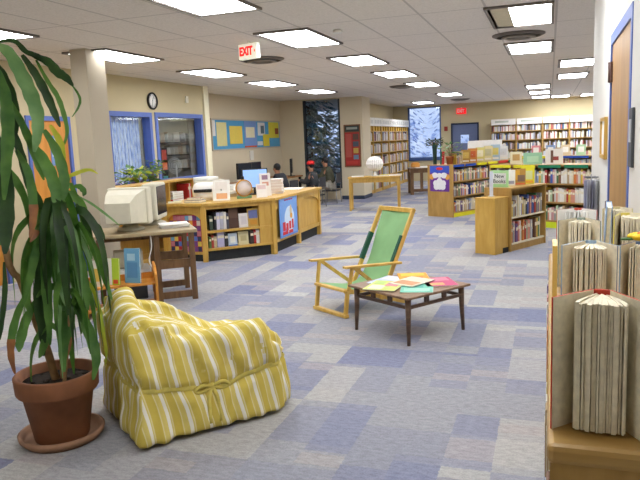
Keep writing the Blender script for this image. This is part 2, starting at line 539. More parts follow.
# ------------------------------------------------------------------ ceiling fittings
def ceiling_light(label, x, y, partial=False):
    t = thing('ceiling_light', label, 'ceiling light', (x, y, H), 0, 'fluorescent ceiling panels')
    f = MB()
    hx, hy = .305, .61
    f.box(-hx, hx, -hy, -hy+.03, -.022, 0).box(-hx, hx, hy-.03, hy, -.022, 0).box(-hx, -hx+.025, -hy+.03, hy-.03, -.022, 0).box(hx-.025, hx, -hy+.03, hy-.03, -.022, 0)
    f.box(-hx+.025, -hx+.05, -hy+.03, hy-.03, -.012, -.001).box(hx-.04, hx-.025, -hy+.03, hy-.03, -.012, -.001).box(-hx+.05, hx-.04, -hy+.03, -hy+.05, -.012, -.001).box(-hx+.05, hx-.04, hy-.05, hy-.03, -.012, -.001)
    f.build('frame', M_lframe, t)
    g = MB()
    if partial:
        g.box(-hx+.025, -.09, -hy+.03, hy-.03, -.012, -.002, 1)
        g.box(-.09, hx-.025, -hy+.03, hy-.03, -.012, -.002, 0)
    else:
        g.box(-hx+.05, hx-.04, -hy+.05, hy-.05, -.018, -.002, 0)
    g.build('diffuser', [M_lamp, M_dim], t)
    return t
ordn = ['nearest', 'second', 'third', 'fourth', 'fifth', 'sixth', 'seventh', 'eighth', 'ninth', 'tenth']
ceiling_light('lit ceiling panel with one dim unlit third, largest panel at the upper right', -.28, 7.0, True)
ceiling_light('bright ceiling panel just beyond the round vent at upper right', -.27, 9.62)
cols = [('column of panels left of the exit sign', -5.05, [4.85, 7.1, 9.6, 12.0, 14.6]),
        ('column of panels running past the exit sign', -2.62, [4.75, 7.1, 9.5, 11.9, 14.6, 18.7]),
        ('column of panels above the right shelves', .42, [12.2, 14.95]),
        ('far column of tiny panels toward the back wall', -.3, [17.7, 20.3, 23.0]),
        ('row of panels over the far right bookshelves', 2.1, [9.6, 12.2, 14.95, 18.5, 21.5])]
for nm, x, ys in cols:
    for i, y in enumerate(ys):
        ceiling_light('lit ceiling panel, %s one in the %s' % (ordn[i], nm), x, y)
for i, x in enumerate((.3, 1.2, 2.1)): ceiling_light('lit ceiling panel close over the far wall bookcases, %s' % ['left of the three', 'middle of the three', 'right of the three'][i], x, 23.2)
ceiling_light('added ceiling panel brightening the alcove bookcases, toward the far window', -4.0, 22.3)  # extra panel, added to brighten the books in the alcove
for x, y in ((-.28, 4.4), (-.28, 2.0), (-2.62, .2)):
    ceiling_light('lit ceiling panel over the near end of the room', x, y)

def ceiling_vent(label, x, y, r=.29):
    t = thing('ceiling_vent', label, 'air vent', (x, y, H), 0, 'round ceiling vents')
    MB().lathe([(r, -.001), (r, -.012), (r*.86, -.03), (r*.8, -.03), (r*.84, -.006)], n=36, cap=False).build('outer_ring', P((112, 104, 96)), t)
    MB().lathe([(r*.62, -.03), (r*.66, -.04), (r*.5, -.052), (r*.46, -.04)], n=32, cap=False).build('inner_ring', P((150, 142, 132)), t)
    MB().lathe([(.0, -.045), (r*.3, -.05), (r*.3, -.04), (.0, -.02)], n=24).build('cone', P((120, 112, 104)), t)
    MB().lathe([(r*.84, -.001), (r*.84, -.008), (0.0001, -.008)], n=32).build('throat', P((48, 44, 42)), t)
ceiling_vent('round dark vent between the two large panels at upper right', -.36, 8.3, .3)
ceiling_vent('round vent right beneath the lit red exit sign', -3.72, 8.5, .31)
ceiling_vent('round vent in the middle distance, left of a panel', -3.1, 14.8, .3)
ceiling_vent('farthest round vent near the far red exit sign', -2.7, 21.6, .3)

def text_mesh(body, size, depth=.002, bold=0):
    cu = bpy.data.curves.new('lettering', 'FONT')
    cu.body = body; cu.size = size; cu.extrude = depth; cu.offset = bold
    cu.align_x = 'CENTER'; cu.align_y = 'CENTER'
    tmp = bpy.data.objects.new('lettering_tmp', cu)
    COL.objects.link(tmp)
    dg = bpy.context.evaluated_depsgraph_get()
    me = bpy.data.meshes.new_from_object(tmp.evaluated_get(dg))
    bpy.data.objects.remove(tmp)
    return me
def lettering(body, size, mat, parent, loc, rot, name='lettering', bold=0, sx=1):
    me = text_mesh(body, size, .002, bold)
    me.materials.clear(); me.materials.append(mat)
    o = bpy.data.objects.new(name, me)
    COL.objects.link(o)
    o.parent = parent; o.location = loc; o.rotation_euler = rot; o.scale = (sx, 1, 1)
    return o
M_exit = emit('exit_red', (225, 20, 30), .9)
M_exitw = emit('exit_panel', (235, 236, 214), .55)
def exit_sign(label, loc, rotz, w, h, arrow, red_panel=False):
    t = thing('exit_sign', label, 'exit sign', loc, rotz)
    hs = MB().box(-w/2, w/2, -.03, .03, -h, 0, bev=.004).build('housing', M_exitw if not red_panel else M_exit, t)
    MB().box(w/2-.002, w/2+.004, -.026, .026, -h+.01, -.01).build('end_cap', M_white, t)
    lettering('EXIT', h*.78, M_exit if not red_panel else M_white, hs, (-.022, -.032, -h/2), (PI/2, 0, 0), 'lettering', sx=.78, bold=.006)
    if arrow:
        MB().prism([(w/2-.045, -h*.5), (w/2-.065, -h*.36), (w/2-.065, -h*.64)][::-1], -.001, .001, 0, Matrix.Translation((.03, -.033, 0)) @ Matrix.Rotation(PI/2, 4, 'X')).build('arrow', M_exit, hs)
    MB().tube([(0, 0, -.002), (0, 0, .03)], .02).build('mount', M_white, t)
exit_sign('lit EXIT sign with red letters and arrow hanging from ceiling', (-3.2, 6.98, H-.03), -.35, .28, .165, True)
exit_sign('small red glowing EXIT sign above the far blue door', (-3.0, 24.35, 2.56), 0, .34, .2, False, True)

# ------------------------------------------------------------------ wall fittings
t = thing('wall_clock', 'round wall clock with black rim and white face above the blue windows', 'clock', (WX, 9.81, 2.385))
RY = Matrix.Rotation(PI/2, 4, 'Y')
mb = MB().lathe([(.115, 0), (.14, 0), (.145, .03), (.13, .045), (.115, .03)], n=36, cap=False); bmesh.ops.transform(mb.bm, matrix=RY, verts=mb.bm.verts); mb.build('rim', M_black, t)
mb = MB().lathe([(.118, .004), (.118, .02), (.0001, .02)], n=36, cap=False); bmesh.ops.transform(mb.bm, matrix=RY, verts=mb.bm.verts); fc = mb.build('face', M_white, t)
MB().bar((.024, 0, 0), (.024, .03, .07), .008, .004, up=(1, 0, 0)).build('hour_hand', M_black, t)
MB().bar((.027, 0, 0), (.027, -.015, -.095), .006, .004, up=(1, 0, 0)).build('minute_hand', M_black, t)
mb = MB()
for k in range(12):
    a = k*PI/6
    mb.bar((.022, math.sin(a)*.09, math.cos(a)*.09), (.022, math.sin(a)*.105, math.cos(a)*.105), .008, .003, up=(1, 0, 0))
mb.build('hour_marks', M_black, fc)

t = thing('bulletin_board', 'long blue bulletin board covered with yellow notices on the wall', 'bulletin board', (-7.1, 15.2, 1.86))
L2 = 1.95
f = MB().box(0, .03, -L2-.03, -L2, -.38, .34).box(0, .03, L2, L2+.03, -.38, .34).box(0, .03, -L2, L2, -.38, -.35).box(0, .03, -L2, L2, .31, .34)
f.build('frame', P((190, 178, 160)), t)
MB().box(0, .015, -L2, L2, -.35, .31).build('backing', P((82, 160, 206)), t)
bbx = [(-1.95, -1.8, -.05, .3, (226, 222, 216)), (-1.74, -1.25, -.28, .26, (226, 216, 152)), (-1.1, -.42, -.24, .18, (232, 206, 92)), (-.98, -.5, -.08, .12, (196, 150, 100)),
       (-.3, .42, -.3, .3, (118, 150, 206)), (-.22, .3, -.1, .16, (232, 224, 190)), (-.3, .4, -.34, -.22, (210, 92, 52)),
       (.5, .95, -.05, .28, (220, 220, 218)), (.68, .9, .0, .2, (90, 110, 120)), (.82, 1.22, -.33, -.02, (226, 206, 62)), (.98, 1.1, -.2, -.08, (90, 60, 50)),
       (1.2, 1.9, -.12, .3, (220, 210, 72)), (1.3, 1.55, -.04, .2, (214, 170, 120)), (1.62, 1.86, -.02, .14, (150, 80, 50)), (.45, .78, -.3, -.2, (214, 220, 226))]
for y0, y1, z0, z1, c in bbx:
    MB().box(.015, .02+.002*random.random(), y0, y1, z0, z1).build('notice', P(c), t)
tag(MB().box(0, .035, -.1, .1, -.12, .12, bev=.006).build('wall_box', P((226, 222, 212)), None, (-7.1, 15.25, 1.32)), 'small white box on the wall beneath the bulletin board', 'wall box')
tag(MB().box(0, .03, -.04, .04, -.06, .06, bev=.004).box(.03, .036, -.012, .012, -.02, .02).build('light_switch', P((226, 222, 206)), None, (WX, 10.95, 2.46)), 'small pale fitting high on the wall right of the clock', 'wall fitting')

t = thing('notice_board', 'red framed notice board on the pillar beside the tall window', 'notice board', (-5.03, 17.298, 1.44))
MB().box(-.23, .23, -.03, 0, -.56, .57).build('backing', P((128, 88, 58)), t)
MB().box(-.2, .2, -.036, -.03, .38, .54).build('header', P((58, 62, 58)), t)
MB().box(-.2, .2, -.036, -.03, -.53, .36).build('red_panel', P((164, 52, 46)), t)
mb = MB()
for z0, z1, x0, x1 in ((.44, .5, -.15, .15),): mb.box(x0, x1, -.039, -.036, z0, z1)
mb.build('header_strip', P((150, 156, 146)), t)
for x0, x1, z0, z1, c in ((-.18, -.02, -.3, .32, (176, 82, 70)), (.02, .18, .16, .32, (96, 70, 60)), (.02, .18, -.02, .12, (80, 84, 96)), (.03, .17, -.2, -.06, (190, 160, 80)), (.03, .17, -.36, -.24, (110, 130, 150)), (-.17, .15, -.5, -.4, (186, 60, 52))):
    MB().box(x0, x1, -.041, -.036, z0, z1).build('leaflet', P(c), t)
t = thing('picture_frame', 'small wooden frame with white sheet on the white wall left of the door', 'picture frame', (RX-.001, 4.82, 1.545))
MB().box(-.02, 0, -.2, -.175, -.135, .135).box(-.02, 0, .175, .2, -.135, .135).box(-.02, 0, -.175, .175, -.135, -.11).box(-.02, 0, -.175, .175, .11, .135).build('frame', M_oak, t)
MB().box(-.008, 0, -.175, .175, -.11, .11).build('sheet', M_white, t)
t = thing('door_plaque', 'dark room plaque on the wall right of the veneer door', 'sign', (RX-.001, 3.24, 1.56))
MB().box(-.012, 0, -.06, .06, -.13, .13, bev=.003).build('plate', P((70, 72, 74)), t)
MB().box(-.015, -.012, -.035, .035, -.02, .08).build('symbol', P((190, 192, 192)), t)
tag(MB().lathe([(.05, 0), (.05, .02), (.03, .035), (.0001, .035)], n=20).build('smoke_detector', M_white, None, (-2.1, 6.8, H-.036)), 'small round smoke detector on the ceiling near the panels', 'smoke detector')
tag(MB().box(-.06, .06, -.04, 0, -.08, .08, bev=.005).build('fire_alarm', P((150, 60, 50)), None, (-3.56, 24.4, 1.86)), 'small red alarm box on the wall left of the far door', 'alarm')

# ------------------------------------------------------------------ office behind window 2
mb = MB().box(-9.2, -9.06, 9.74, 11.64, 0, H).box(-9.06, WX-.14, 9.66, 9.76, 0, H).box(-9.06, WX-.14, 11.56, 11.64, 0, H)
structure(mb, 'wall_office', P((150, 144, 130)))
t = thing('office_bookcase', 'grey shelving full of pale files seen through the right blue window', 'shelving', (-7.55, 11.38, 0))
MB().box(-1.0, 1.0, .14, .16, 0, 2.1).build('back_panel', P((136, 134, 124)), t)
for z in (.5, .85, 1.2, 1.46, 1.7): MB().box(-1.0, 1.0, -.1, .14, z-.02, z).build('shelf', P((62, 60, 56)), t)
for x in (-1.01, 1.01): MB().box(x-.012, x+.012, -.1, .16, 0, 2.1).build('side_panel', P((110, 106, 98)), t)
for z in (.85, 1.2, 1.46, 1.7):
    x = -.97
    while x < .85:
        w = random.uniform(.05, .14)
        c = random.choice([(150, 146, 134), (128, 128, 120), (170, 164, 150), (110, 112, 110), (146, 130, 112)])
        tag(MB().box(0, w-.006, 0, .16, 0, random.uniform(.13, .2)).build('file_box', P(c), None, (-7.55+x, 11.33, z+.001)), 'pale file box on the grey office shelving behind the glass', 'file box', 'file boxes on the office shelves')
        x += w
t = thing('desk_fan', 'round pale fan standing on the office shelf behind the right blue window', 'fan', (-6.78, 11.1, 1.0))
mb = MB()
for r_ in (.04, .08, .12, .15): mb.tube([(r_*math.cos(k*PI/10), 0, .25+r_*math.sin(k*PI/10)) for k in range(21)], .006, n=5)
mb.build('guard', P((190, 190, 184)), t)
MB().tube([(0, .05, -.98), (0, .05, .25)], .018).build('pole', P((170, 170, 166)), t)
MB().lathe([(.17, -.999), (.17, -.97), (.02, -.95)], n=24).build('base', P((170, 170, 166)), t)
t = thing('vertical_blinds', 'pale blue patterned vertical blinds closed behind the left blue window', 'blinds', (WX-.17, 9.12, 1.0))
MB().box(-.03, .03, -.5, .58, 1.2, 1.25).build('headrail', P((150, 160, 190)), t)
M_blind, nt_, b_ = new_mat('frosty_blind')
tc_ = N(nt_, 'ShaderNodeTexCoord'); mp_ = N(nt_, 'ShaderNodeMapping'); mp_.inputs['Scale'].default_value = (1, 16, 3.5)
nt_.links.new(tc_.outputs['Object'], mp_.inputs['Vector'])
nz_ = N(nt_, 'ShaderNodeTexNoise'); nz_.inputs['Scale'].default_value = 2; nz_.inputs['Detail'].default_value = 5
nt_.links.new(mp_.outputs['Vector'], nz_.inputs['Vector'])
rr_ = N(nt_, 'ShaderNodeValToRGB'); rr_.color_ramp.elements[0].position = .36; rr_.color_ramp.elements[1].position = .64
rr_.color_ramp.elements[0].color = (*lin((140, 168, 232)), 1); rr_.color_ramp.elements[1].color = (*lin((240, 246, 255)), 1)
nt_.links.new(nz_.outputs['Fac'], rr_.inputs['Fac']); nt_.links.new(rr_.outputs['Color'], b_.inputs['Base Color'])
b_.inputs['Roughness'].default_value = .7
for k in range(12):
    MB().box(-.002, .002, -.047, .047, .02, 1.2, 0, 0, Matrix.Translation((.0, -.5+k*.088, 0)) @ Matrix.Rotation(.12, 4, 'Z')).build('slat', M_blind, t)
t = thing('media_tower', 'black slim tower with red, orange and teal panels behind the right blue window', 'rack', (-6.64, 10.42, 0))
MB().box(-.09, .07, -.16, .16, 0, .02).build('base', M_black, t)
MB().box(-.08, .05, -.15, -.04, .02, 1.6).box(-.08, -.03, -.04, .15, .02, 1.6).box(-.08, .05, .13, .15, .02, 1.6).build('column', M_black, t)
for z0, z1, c in ((1.38, 1.56, (176, 50, 38)), (1.2, 1.33, (216, 96, 36)), (1.02, 1.09, (60, 150, 150))):
    MB().box(-.03, .045, -.035, .125, z0, z1).build('panel', P(c), t)
ceiling_light('lit ceiling panel inside the office behind the glass', -8.2, 10.5)
ceiling_light('added unseen ceiling panel behind the patterned blinds', -7.3, 8.9)  # added lamp out of sight, put in to brighten the blinds

# ------------------------------------------------------------------ outdoors
structure(MB().box(-40, 30, -10, 60, -.5, -.12), 'ground', plain('frosted_ground', (196, 206, 222), .9))
M_bark = plain('pale_bark', (196, 206, 226), .9, var=.2)
M_barkd = plain('dark_bark', (58, 52, 48), .9, var=.2)
def conifer(label, x, y, h, r, seed, mats, density=1.0, droop=.35):
    rnd = random.Random(seed)
    t = thing('conifer_tree', label, 'tree', (x, y, -.12))
    MB().tube([(0, 0, 0), (0, 0, h*.5), (0, 0, h)], [.14, .09, .01]).build('trunk', mats[0], t)
    bm = MB()
    n = int(900*density)
    for i in range(n):
        z = h*(1-rnd.random()**.8)*.96+.1
        rr = r*(1-z/h)**.7+.1
        a = rnd.random()*2*PI
        q = rr*(rnd.random()**.45)
        c = Vector((math.cos(a)*q, math.sin(a)*q, z-q*droop))
        d = Vector((math.cos(a), math.sin(a), -.5+rnd.uniform(-.4, .3))).normalized()
        s = Vector((-math.sin(a), math.cos(a), rnd.uniform(-.5, .5))).normalized()
        l, w = rnd.uniform(.14, .3), rnd.uniform(.035, .085)
        m = rnd.choice((0, 0, 1, 2))
        bm.face([c-s*w*.4, c+d*l*.5-s*w, c+d*l, c+d*l*.5+s*w, c+s*w*.4], m)
    bm.build('foliage', mats[1:], t)
dark = [M_barkd, plain('needle_dark', (110, 142, 144), .8, var=.3), plain('needle_teal', (150, 182, 190), .8, var=.3), plain('needle_frost', (180, 204, 216), .8, var=.1)]
conifer('dark conifer outside the tall window, seen left of its middle', -8.1, 20.7, 6.2, 1.25, 3, dark, 3.2)
conifer('dark conifer outside the tall window, nearest the glass', -6.75, 18.6, 5.2, 1.0, 4, dark, 3.0)
conifer('dark conifer far back behind the tall window, on the left', -10.3, 23.6, 7.0, 1.5, 5, dark, 3.0)
conifer('dark conifer far back behind the tall window, on the right', -7.0, 24.0, 7.0, 1.4, 8, dark, 3.0)
for m_ in dark[1:]: translucent(m_, .55)
for m_ in M_leaf[:4]: translucent(m_, .3)
pale = [M_bark, plain('frost_needle', (196, 212, 240), .8, var=.1), plain('frost_pale', (222, 232, 250), .8, var=.08), plain('frost_blue', (176, 198, 238), .8, var=.1)]
conifer('frosted pale tree outside the far window on the left', -6.2, 29.5, 6.2, 1.2, 6, pale, 1.1)
conifer('frosted pale tree outside the far window on the right', -4.6, 32.5, 6.6, 1.2, 7, pale, 1.0)
# ------------------------------------------------------------------ books
PAL = [('white', (226, 222, 212)), ('white', (214, 208, 196)), ('white', (222, 216, 206)), ('cream', (206, 188, 150)), ('cream', (214, 200, 166)), ('tan', (186, 160, 120)), ('pale grey', (196, 194, 190)), ('pale green', (160, 184, 150)), ('salmon', (206, 140, 120)), ('red', (168, 52, 44)), ('blue', (58, 84, 150)), ('pale blue', (140, 160, 190)),
       ('green', (72, 112, 74)), ('yellow', (212, 178, 66)), ('black', (44, 42, 46)), ('brown', (120, 82, 56)), ('orange', (206, 122, 56)), ('grey', (150, 148, 144)), ('purple', (112, 86, 132)), ('pink', (206, 150, 150))]
def book_mesh():
    mb = MB()   # unit upright book, spine faces -y; width x, depth y, height z
    mb.box(0, 1, 0, .05, 0, 1, 0, .02)
    mb.box(0, .12, .05, 1, 0, 1, 0); mb.box(.88, 1, .05, 1, 0, 1, 0)
    mb.box(.12, .88, .05, .95, .02, .97, 1)
    mb.box(.06, .94, -.006, 0, .62, .8, 1) 
    return mb.mesh('book', [M_book, M_page])
BOOK = book_mesh()
nb = [0]
def shelf_book(parent_M, x, y, z, w, d, h, name_rgb, label, group, lean=0):
    o = bpy.data.objects.new('book', BOOK)
    COL.objects.link(o)
    o.matrix_world = parent_M @ Matrix.Translation((x, y, z)) @ Matrix.Rotation(lean, 4, 'Y') @ Matrix.Diagonal((w, d, h, 1))
    j = random.uniform(.9, 1.08)
    o.color = (*[min(1, v*j) for v in lin(name_rgb[1])], 1)
    tag(o, '%s book %s' % (name_rgb[0], label), 'book', group)
    nb[0] += 1
def book_row(M, x0, x1, z, hmin, hmax, dmin, wmin, wmax, where, group, yf=.0, gaps=.05, pal=None):
    x = x0
    while True:
        w = random.uniform(wmin, wmax)
        if x+w > x1: break
        h = random.uniform(hmin, hmax)
        shelf_book(M, x+.0005, yf+random.uniform(0, .02), z+.001, w-.001, dmin*random.uniform(.85, 1), h, random.choice(pal or PAL), where, group)
        x += w
        if random.random() < gaps: x += random.uniform(.01, .05)
bulk = MB()
bulk_cols = []
PALE = [('', c) for c in ((226, 222, 212), (214, 208, 196), (222, 214, 200), (206, 190, 160), (206, 170, 160), (186, 196, 206), (196, 206, 190), (214, 196, 140), (196, 190, 200), (150, 150, 156), (170, 90, 80), (90, 110, 150), (216, 206, 210), (120, 96, 80), (70, 70, 76))]
def bulk_row(M, x0, x1, z, hmin, hmax, d, wmin, wmax, yf=0., pal=None):
    x = x0
    while True:
        w = random.uniform(wmin, wmax)
        if x+w > x1: break
        n0 = len(bulk.bm.faces)
        bulk.box(x, x+w-.001, yf+random.uniform(0, .02), yf+d, z+.001, z+random.uniform(hmin, hmax), 0, 0, M)
        c = lin(random.choice(PALE)[1])
        bulk_cols.extend([c]*(len(bulk.bm.faces)-n0))
        x += w
        if random.random() < .06: x += random.uniform(.02, .08)

def bookcase(name, label, loc, rotz, L, depth, h, levels, base=.1, top=True, mat=M_oak2, strips=None, group=None, double=False, shelf_mat=None, base_mat=None, cat='bookcase', back=True):
    """local x along the length, front faces -y; levels are shelf-top heights"""
    t = thing(name, label, cat, loc, rotz, group)
    for x in (0, L-.025): MB().box(x, x+.025, 0, depth, 0, h, bev=.002).build('side_panel', mat, t)
    if top: MB().box(.025, L-.025, 0, depth, h-.025, h).build('top', mat, t)
    for z in levels: MB().box(.025, L-.025, .01, depth-.01, z-.022, z).build('shelf', shelf_mat or mat, t)
    if back:
        yb = depth/2 if double else depth-.012
        MB().box(.025, L-.025, yb, yb+.012, .02, h-.025).build('back_panel', mat, t)
    MB().box(.025, L-.025, .015, .03, 0, base).build('plinth', base_mat or mat, t)
    if strips:
        n = len(strips)
        for i, c in enumerate(strips):
            MB().box(L*i/n+.03, L*(i+1)/n-.03, -.012, 0, h-.052, h-.004).build('label_strip', P(c), t)
    return t
def MZ(loc, rz): return Matrix.Translation(loc) @ Matrix.Rotation(rz, 4, 'Z')

YEL, REDC, GRN, BLU = (222, 214, 40), (200, 56, 44), (30, 120, 84), (40, 78, 168)
TH = math.radians(62)      # islands of low shelving stand at an angle
dv = Vector((math.cos(TH), math.sin(TH), 0))
# --- low case with the purple poster on its end: front faces +n, near end toward the camera
loc = (-1.79, 13.1, 0)
bookcase('low_bookcase', 'low double-sided oak bookcase with purple poster on its end', loc, TH, 2.4, .62, 1.04, [.1, .41, .71], mat=M_oak2, strips=[BLU, BLU, YEL, YEL, REDC, GRN], double=True, base_mat=P(YEL))
M = MZ(loc, TH)
for z, nm in ((.71, 'top'), (.41, 'middle'), (.1, 'bottom')):
    book_row(M, .04, 1.3, z, .18, .25, .2, .028, .042, 'on the %s row of the low case with the purple poster' % nm, 'books on the low case with the purple poster', .02)
    bulk_row(M, 1.31, 2.35, z, .18, .25, .2, .026, .042, .02)
# --- green-labelled case
TG = TH-PI/2
locg = Vector((-1.02, 12.2, 0))
bookcase('low_bookcase', 'low bookcase with green and yellow label strips facing the room', locg, TG, 2.3, .5, 1.06, [.13, .44, .75], mat=M_oak2, strips=[YEL, YEL, GRN, GRN, GRN], double=True, base=.1, base_mat=P((206, 220, 40)))
M = MZ(locg, TG)
for z, nm in ((.75, 'top'), (.44, 'middle'), (.13, 'bottom')):
    book_row(M, .9, 2.1, z, .19, .25, .2, .03, .044, 'on the %s row of the green-labelled low case' % nm, 'books on the green-labelled low case', .02, pal=PAL+PAL[:3])
    bulk_row(M, .04, .89, z, .19, .25, .2, .026, .042, .02); bulk_row(M, 2.11, 2.26, z, .19, .25, .2, .026, .042, .02)
# --- third island behind it
loc3 = Vector((-.9, 16.4, 0))
bookcase('low_bookcase', 'low bookcase with yellow and blue label strips, behind the green-labelled one', loc3, TG, 2.6, .5, 1.06, [.13, .44, .75], strips=[YEL, YEL, BLU, BLU], double=True)
M = MZ(loc3, TG)
for z in (.75, .44, .13): bulk_row(M, .04, 2.55, z, .19, .25, .2, .026, .042, .02)
# --- front case and its end box
locf = Vector((-.49, 9.24, 0))
bookcase('front_bookcase', 'honey oak two-shelf case holding new books nearest the camera', locf, TH, .95, .42, .87, [.11, .47], mat=M_oak2, shelf_mat=M_cream, double=True)
M = MZ(locf, TH)
for z, nm in ((.47, 'upper'), (.11, 'lower')):
    book_row(M, .05, .92, z, .2, .29, .16, .024, .05, 'on the %s shelf of the front two-shelf case' % nm, 'books in the front two-shelf case', .02, .1)
t = thing('book_drop_box', 'plain oak box with black notch against the end of front case', 'box', locf+dv*-.335+Vector((0, 0, 0)), TH)
MB().box(0, .325, .035, .345, .0, .74, bev=.003).build('body', M_oak, t)
MB().box(-.004, .329, .03, .35, .74, .76, bev=.004).build('lid', M_oak, t)
MB().box(.19, .32, .026, .036, 0, .07).build('notch', M_black, t)

# --- tall shelving along the left-hand alcove wall (faces +x)
for i in range(6):
    y = 18.2+i*1.02
    p = ['nearest the pillar', 'second from the pillar', 'third from the pillar', 'third from the far window', 'second from the far window', 'nearest the far window'][i]
    lw = (-4.93, y, 0)
    t = bookcase('wall_bookcase', 'tall wall bookcase bay with white header, %s' % p, lw, PI/2, 1.0, .5, 2.1, [.1, .46, .82, 1.18, 1.54, 1.84], mat=M_oak, group='tall bookcases on the alcove wall')
    hd_ = MB().box(.0, 1.0, -.03, -.005, 1.98, 2.22).build('header', P((232, 230, 222)), t)
    for k in range(3): MB().box(.08+k*.3, .28+k*.3, -.034, -.03, 2.05, 2.16).build('header_label', P((206, 206, 200)), hd_)
    M = MZ(lw, PI/2)
    for z in (.1, .46, .82, 1.18, 1.54):
        bulk_row(M, .03, .97, z, .2, .28, .2, .026, .05, .02, PAL+[('white', (226, 222, 212))]*3+[('yellow', (212, 178, 66))])
    for k in range(3): MB().box(.06+k*.32, .2+k*.32, .02, .16, 1.841, 1.97).build('label_block', P((214, 170, 60)), t)
# --- tall shelving on the far wall (faces -y)
for i in range(7):
    x = -1.96+i*.86
    p = ['leftmost, beside the door', 'second from the left', 'third from the left', 'fourth from the left', 'fifth from the left', 'sixth from the left', 'at the far right'][i]
    lw = (x, 24.02, 0)
    t = bookcase('wall_bookcase', 'tall bookcase bay on the far wall, %s' % p, lw, 0, .855, .34, 2.0, [.1, .42, .74, 1.06, 1.38, 1.68], mat=M_oak2, group='tall bookcases on the far wall')
    hd_ = MB().box(.02, .835, -.03, -.005, 1.9, 2.1).build('header', P((226, 222, 214)), t)
    MB().box(.15, .6, -.034, -.03, 1.98, 2.04).build('header_label', P((176, 182, 166)), hd_)
    M = MZ(lw, 0)
    for z in (.1, .42, .74, 1.06, 1.38, 1.68):
        bulk_row(M, .03, .82, z, .16, .21 if z > 1.6 else .25, .2, .026, .045, .02, PAL+[('pink', (206, 150, 150)), ('white', (226, 222, 212)), ('white', (226, 222, 212))])

# --- face-out and standing display books
M_back = P((196, 190, 178))
def display_book(label, loc, rz, w, h, color, art, tilt=.16, name='display_book', cat='book', t=.02, group=None):
    """upright, face toward local -y, leaning back on its own little easel strut; one mesh"""
    mb = MB()
    cols = [color]+[a[4] for a in art]
    R_ = Matrix.Rotation(-tilt, 4, 'X')
    mb.box(-w/2, w/2, 0, .003, 0, h, 0, 0, R_); mb.box(-w/2, w/2, t-.003, t, 0, h, 0, 0, R_)
    mb.box(-w/2, -w/2+.004, .003, t-.003, 0, h, 0, 0, R_)
    mb.box(-w/2+.004, w/2-.004, .003, t-.003, .004, h-.004, len(cols), 0, R_)
    for i, (x0, x1, z0, z1, c) in enumerate(art):
        mb.box(x0*w-w/2, x1*w-w/2, -.0015-.0004*i, 0, z0*h, z1*h, i+1, 0, R_)
    mb.bar((0, t+.0, h*.55), (0, t+h*.35, .004), .02, .004, len(cols)+1)
    return tag(mb.build(name, [P(c) for c in cols]+[M_page, M_back], None, loc, rz), label, cat, group)
# on the front case
locN = locf+dv*.22+Vector((-dv.y, dv.x, 0))*.12
t = thing('tabletop_sign', 'pale green New Books sign standing on the front oak case', 'sign', locf+dv*.1+Vector((-dv.y, dv.x, 0))*.24+Vector((0, 0, .87)), -.42)
MB().box(-.135, .135, 0, .006, 0, .235).build('card', P((176, 222, 158)), t)
MB().box(-.1, .1, -.002, 0, .045, .195).build('panel', P((226, 228, 222)), t)
lettering('New', .075, P((70, 80, 76)), t, (0, -.004, .152), (PI/2, 0, 0))
lettering('Books', .075, P((70, 80, 76)), t, (0, -.004, .082), (PI/2, 0, 0))
MB().box(-.12, .12, .006, .08, 0, .006).build('foot', P((176, 222, 158)), t)
def on(case, rz, x, y, z): 
    return Matrix.Translation(case) @ Matrix.Rotation(rz, 4, 'Z') @ Vector((x, y, z))
fz = .871
display_book('slim white book standing beside the green New Books sign', on(locf, TH, .42, .25, fz), TH-PI*.33, .11, .22, (226, 222, 216), [(.1, .9, .1, .3, (150, 146, 160))])
display_book('brown and orange picture book standing on the front oak case', on(locf, TH, .56, .22, fz), TH-PI*.33, .2, .23, (176, 132, 60), [(.1, .6, .3, .9, (210, 160, 50)), (.45, .95, .2, .6, (120, 96, 80)), (.05, .95, .02, .1, (216, 110, 70))])
display_book('yellow picture book with pale drawing on the front oak case', on(locf, TH, .78, .2, fz), TH-PI*.33, .19, .25, (214, 206, 40), [(.25, .85, .25, .75, (206, 212, 150)), (.1, .9, .05, .18, (222, 160, 60))])
t = thing('leaflet_stand', 'narrow clear leaflet stand on the plain oak box', 'stand', on(locf, TH, -.1, .24, .761), TH-PI/2)
MB().box(-.03, .03, -.03, .03, 0, .01).build('base', P((206, 210, 216)), t)
MB().box(-.026, .026, -.004, .004, .01, .34).build('holder', P((206, 212, 224)), t)
# on the purple-poster case
zt = 1.041
pcase = Vector((-1.79, 13.1, 0))
sp = [(.42, 'cream', (196, 176, 140), (150, 110, 70)), (.68, 'brown and gold', (176, 138, 66), (206, 176, 90)), (.92, 'orange', (206, 138, 66), (196, 96, 50)), (1.2, 'pale yellow', (220, 212, 130), (236, 232, 200)),
      (1.5, 'ivory', (222, 210, 160), (196, 190, 150)), (1.78, 'pale blue', (170, 196, 214), (226, 210, 120)), (2.1, 'plain white', (232, 230, 226), (214, 214, 214))]
for i, (x, nm, c, a) in enumerate(sp):
    display_book('%s picture book standing on top of the low case with the purple poster' % nm, on(pcase, TH, x, .18, zt), TH-1.2, .19, .25+.02*(i % 3)+.05*(i > 2), c, [(.15, .85, .35, .8, a), (.1, .9, .08, .2, (236, 232, 222))])
for i in range(4):
    display_book('tall white display sheet rising behind the picture books, %s' % ['leftmost', 'second from left', 'third from left', 'rightmost'][i], on(pcase, TH, 1.36+i*.26, .42, zt), TH-1.15, .3, .44, (238, 236, 232), [(.2, .8, .1, .5, (222, 222, 220))], name='display_sheet', cat='display sheet', group='white display sheets')
for i in range(9):
    shelf_book(MZ(pcase, TH), .26+i*.017, .1, zt+.001, .015, .15, random.uniform(.16, .22), random.choice(PAL[2:]), 'in the short row on top of the purple-poster case', 'books standing on top of the purple-poster case')
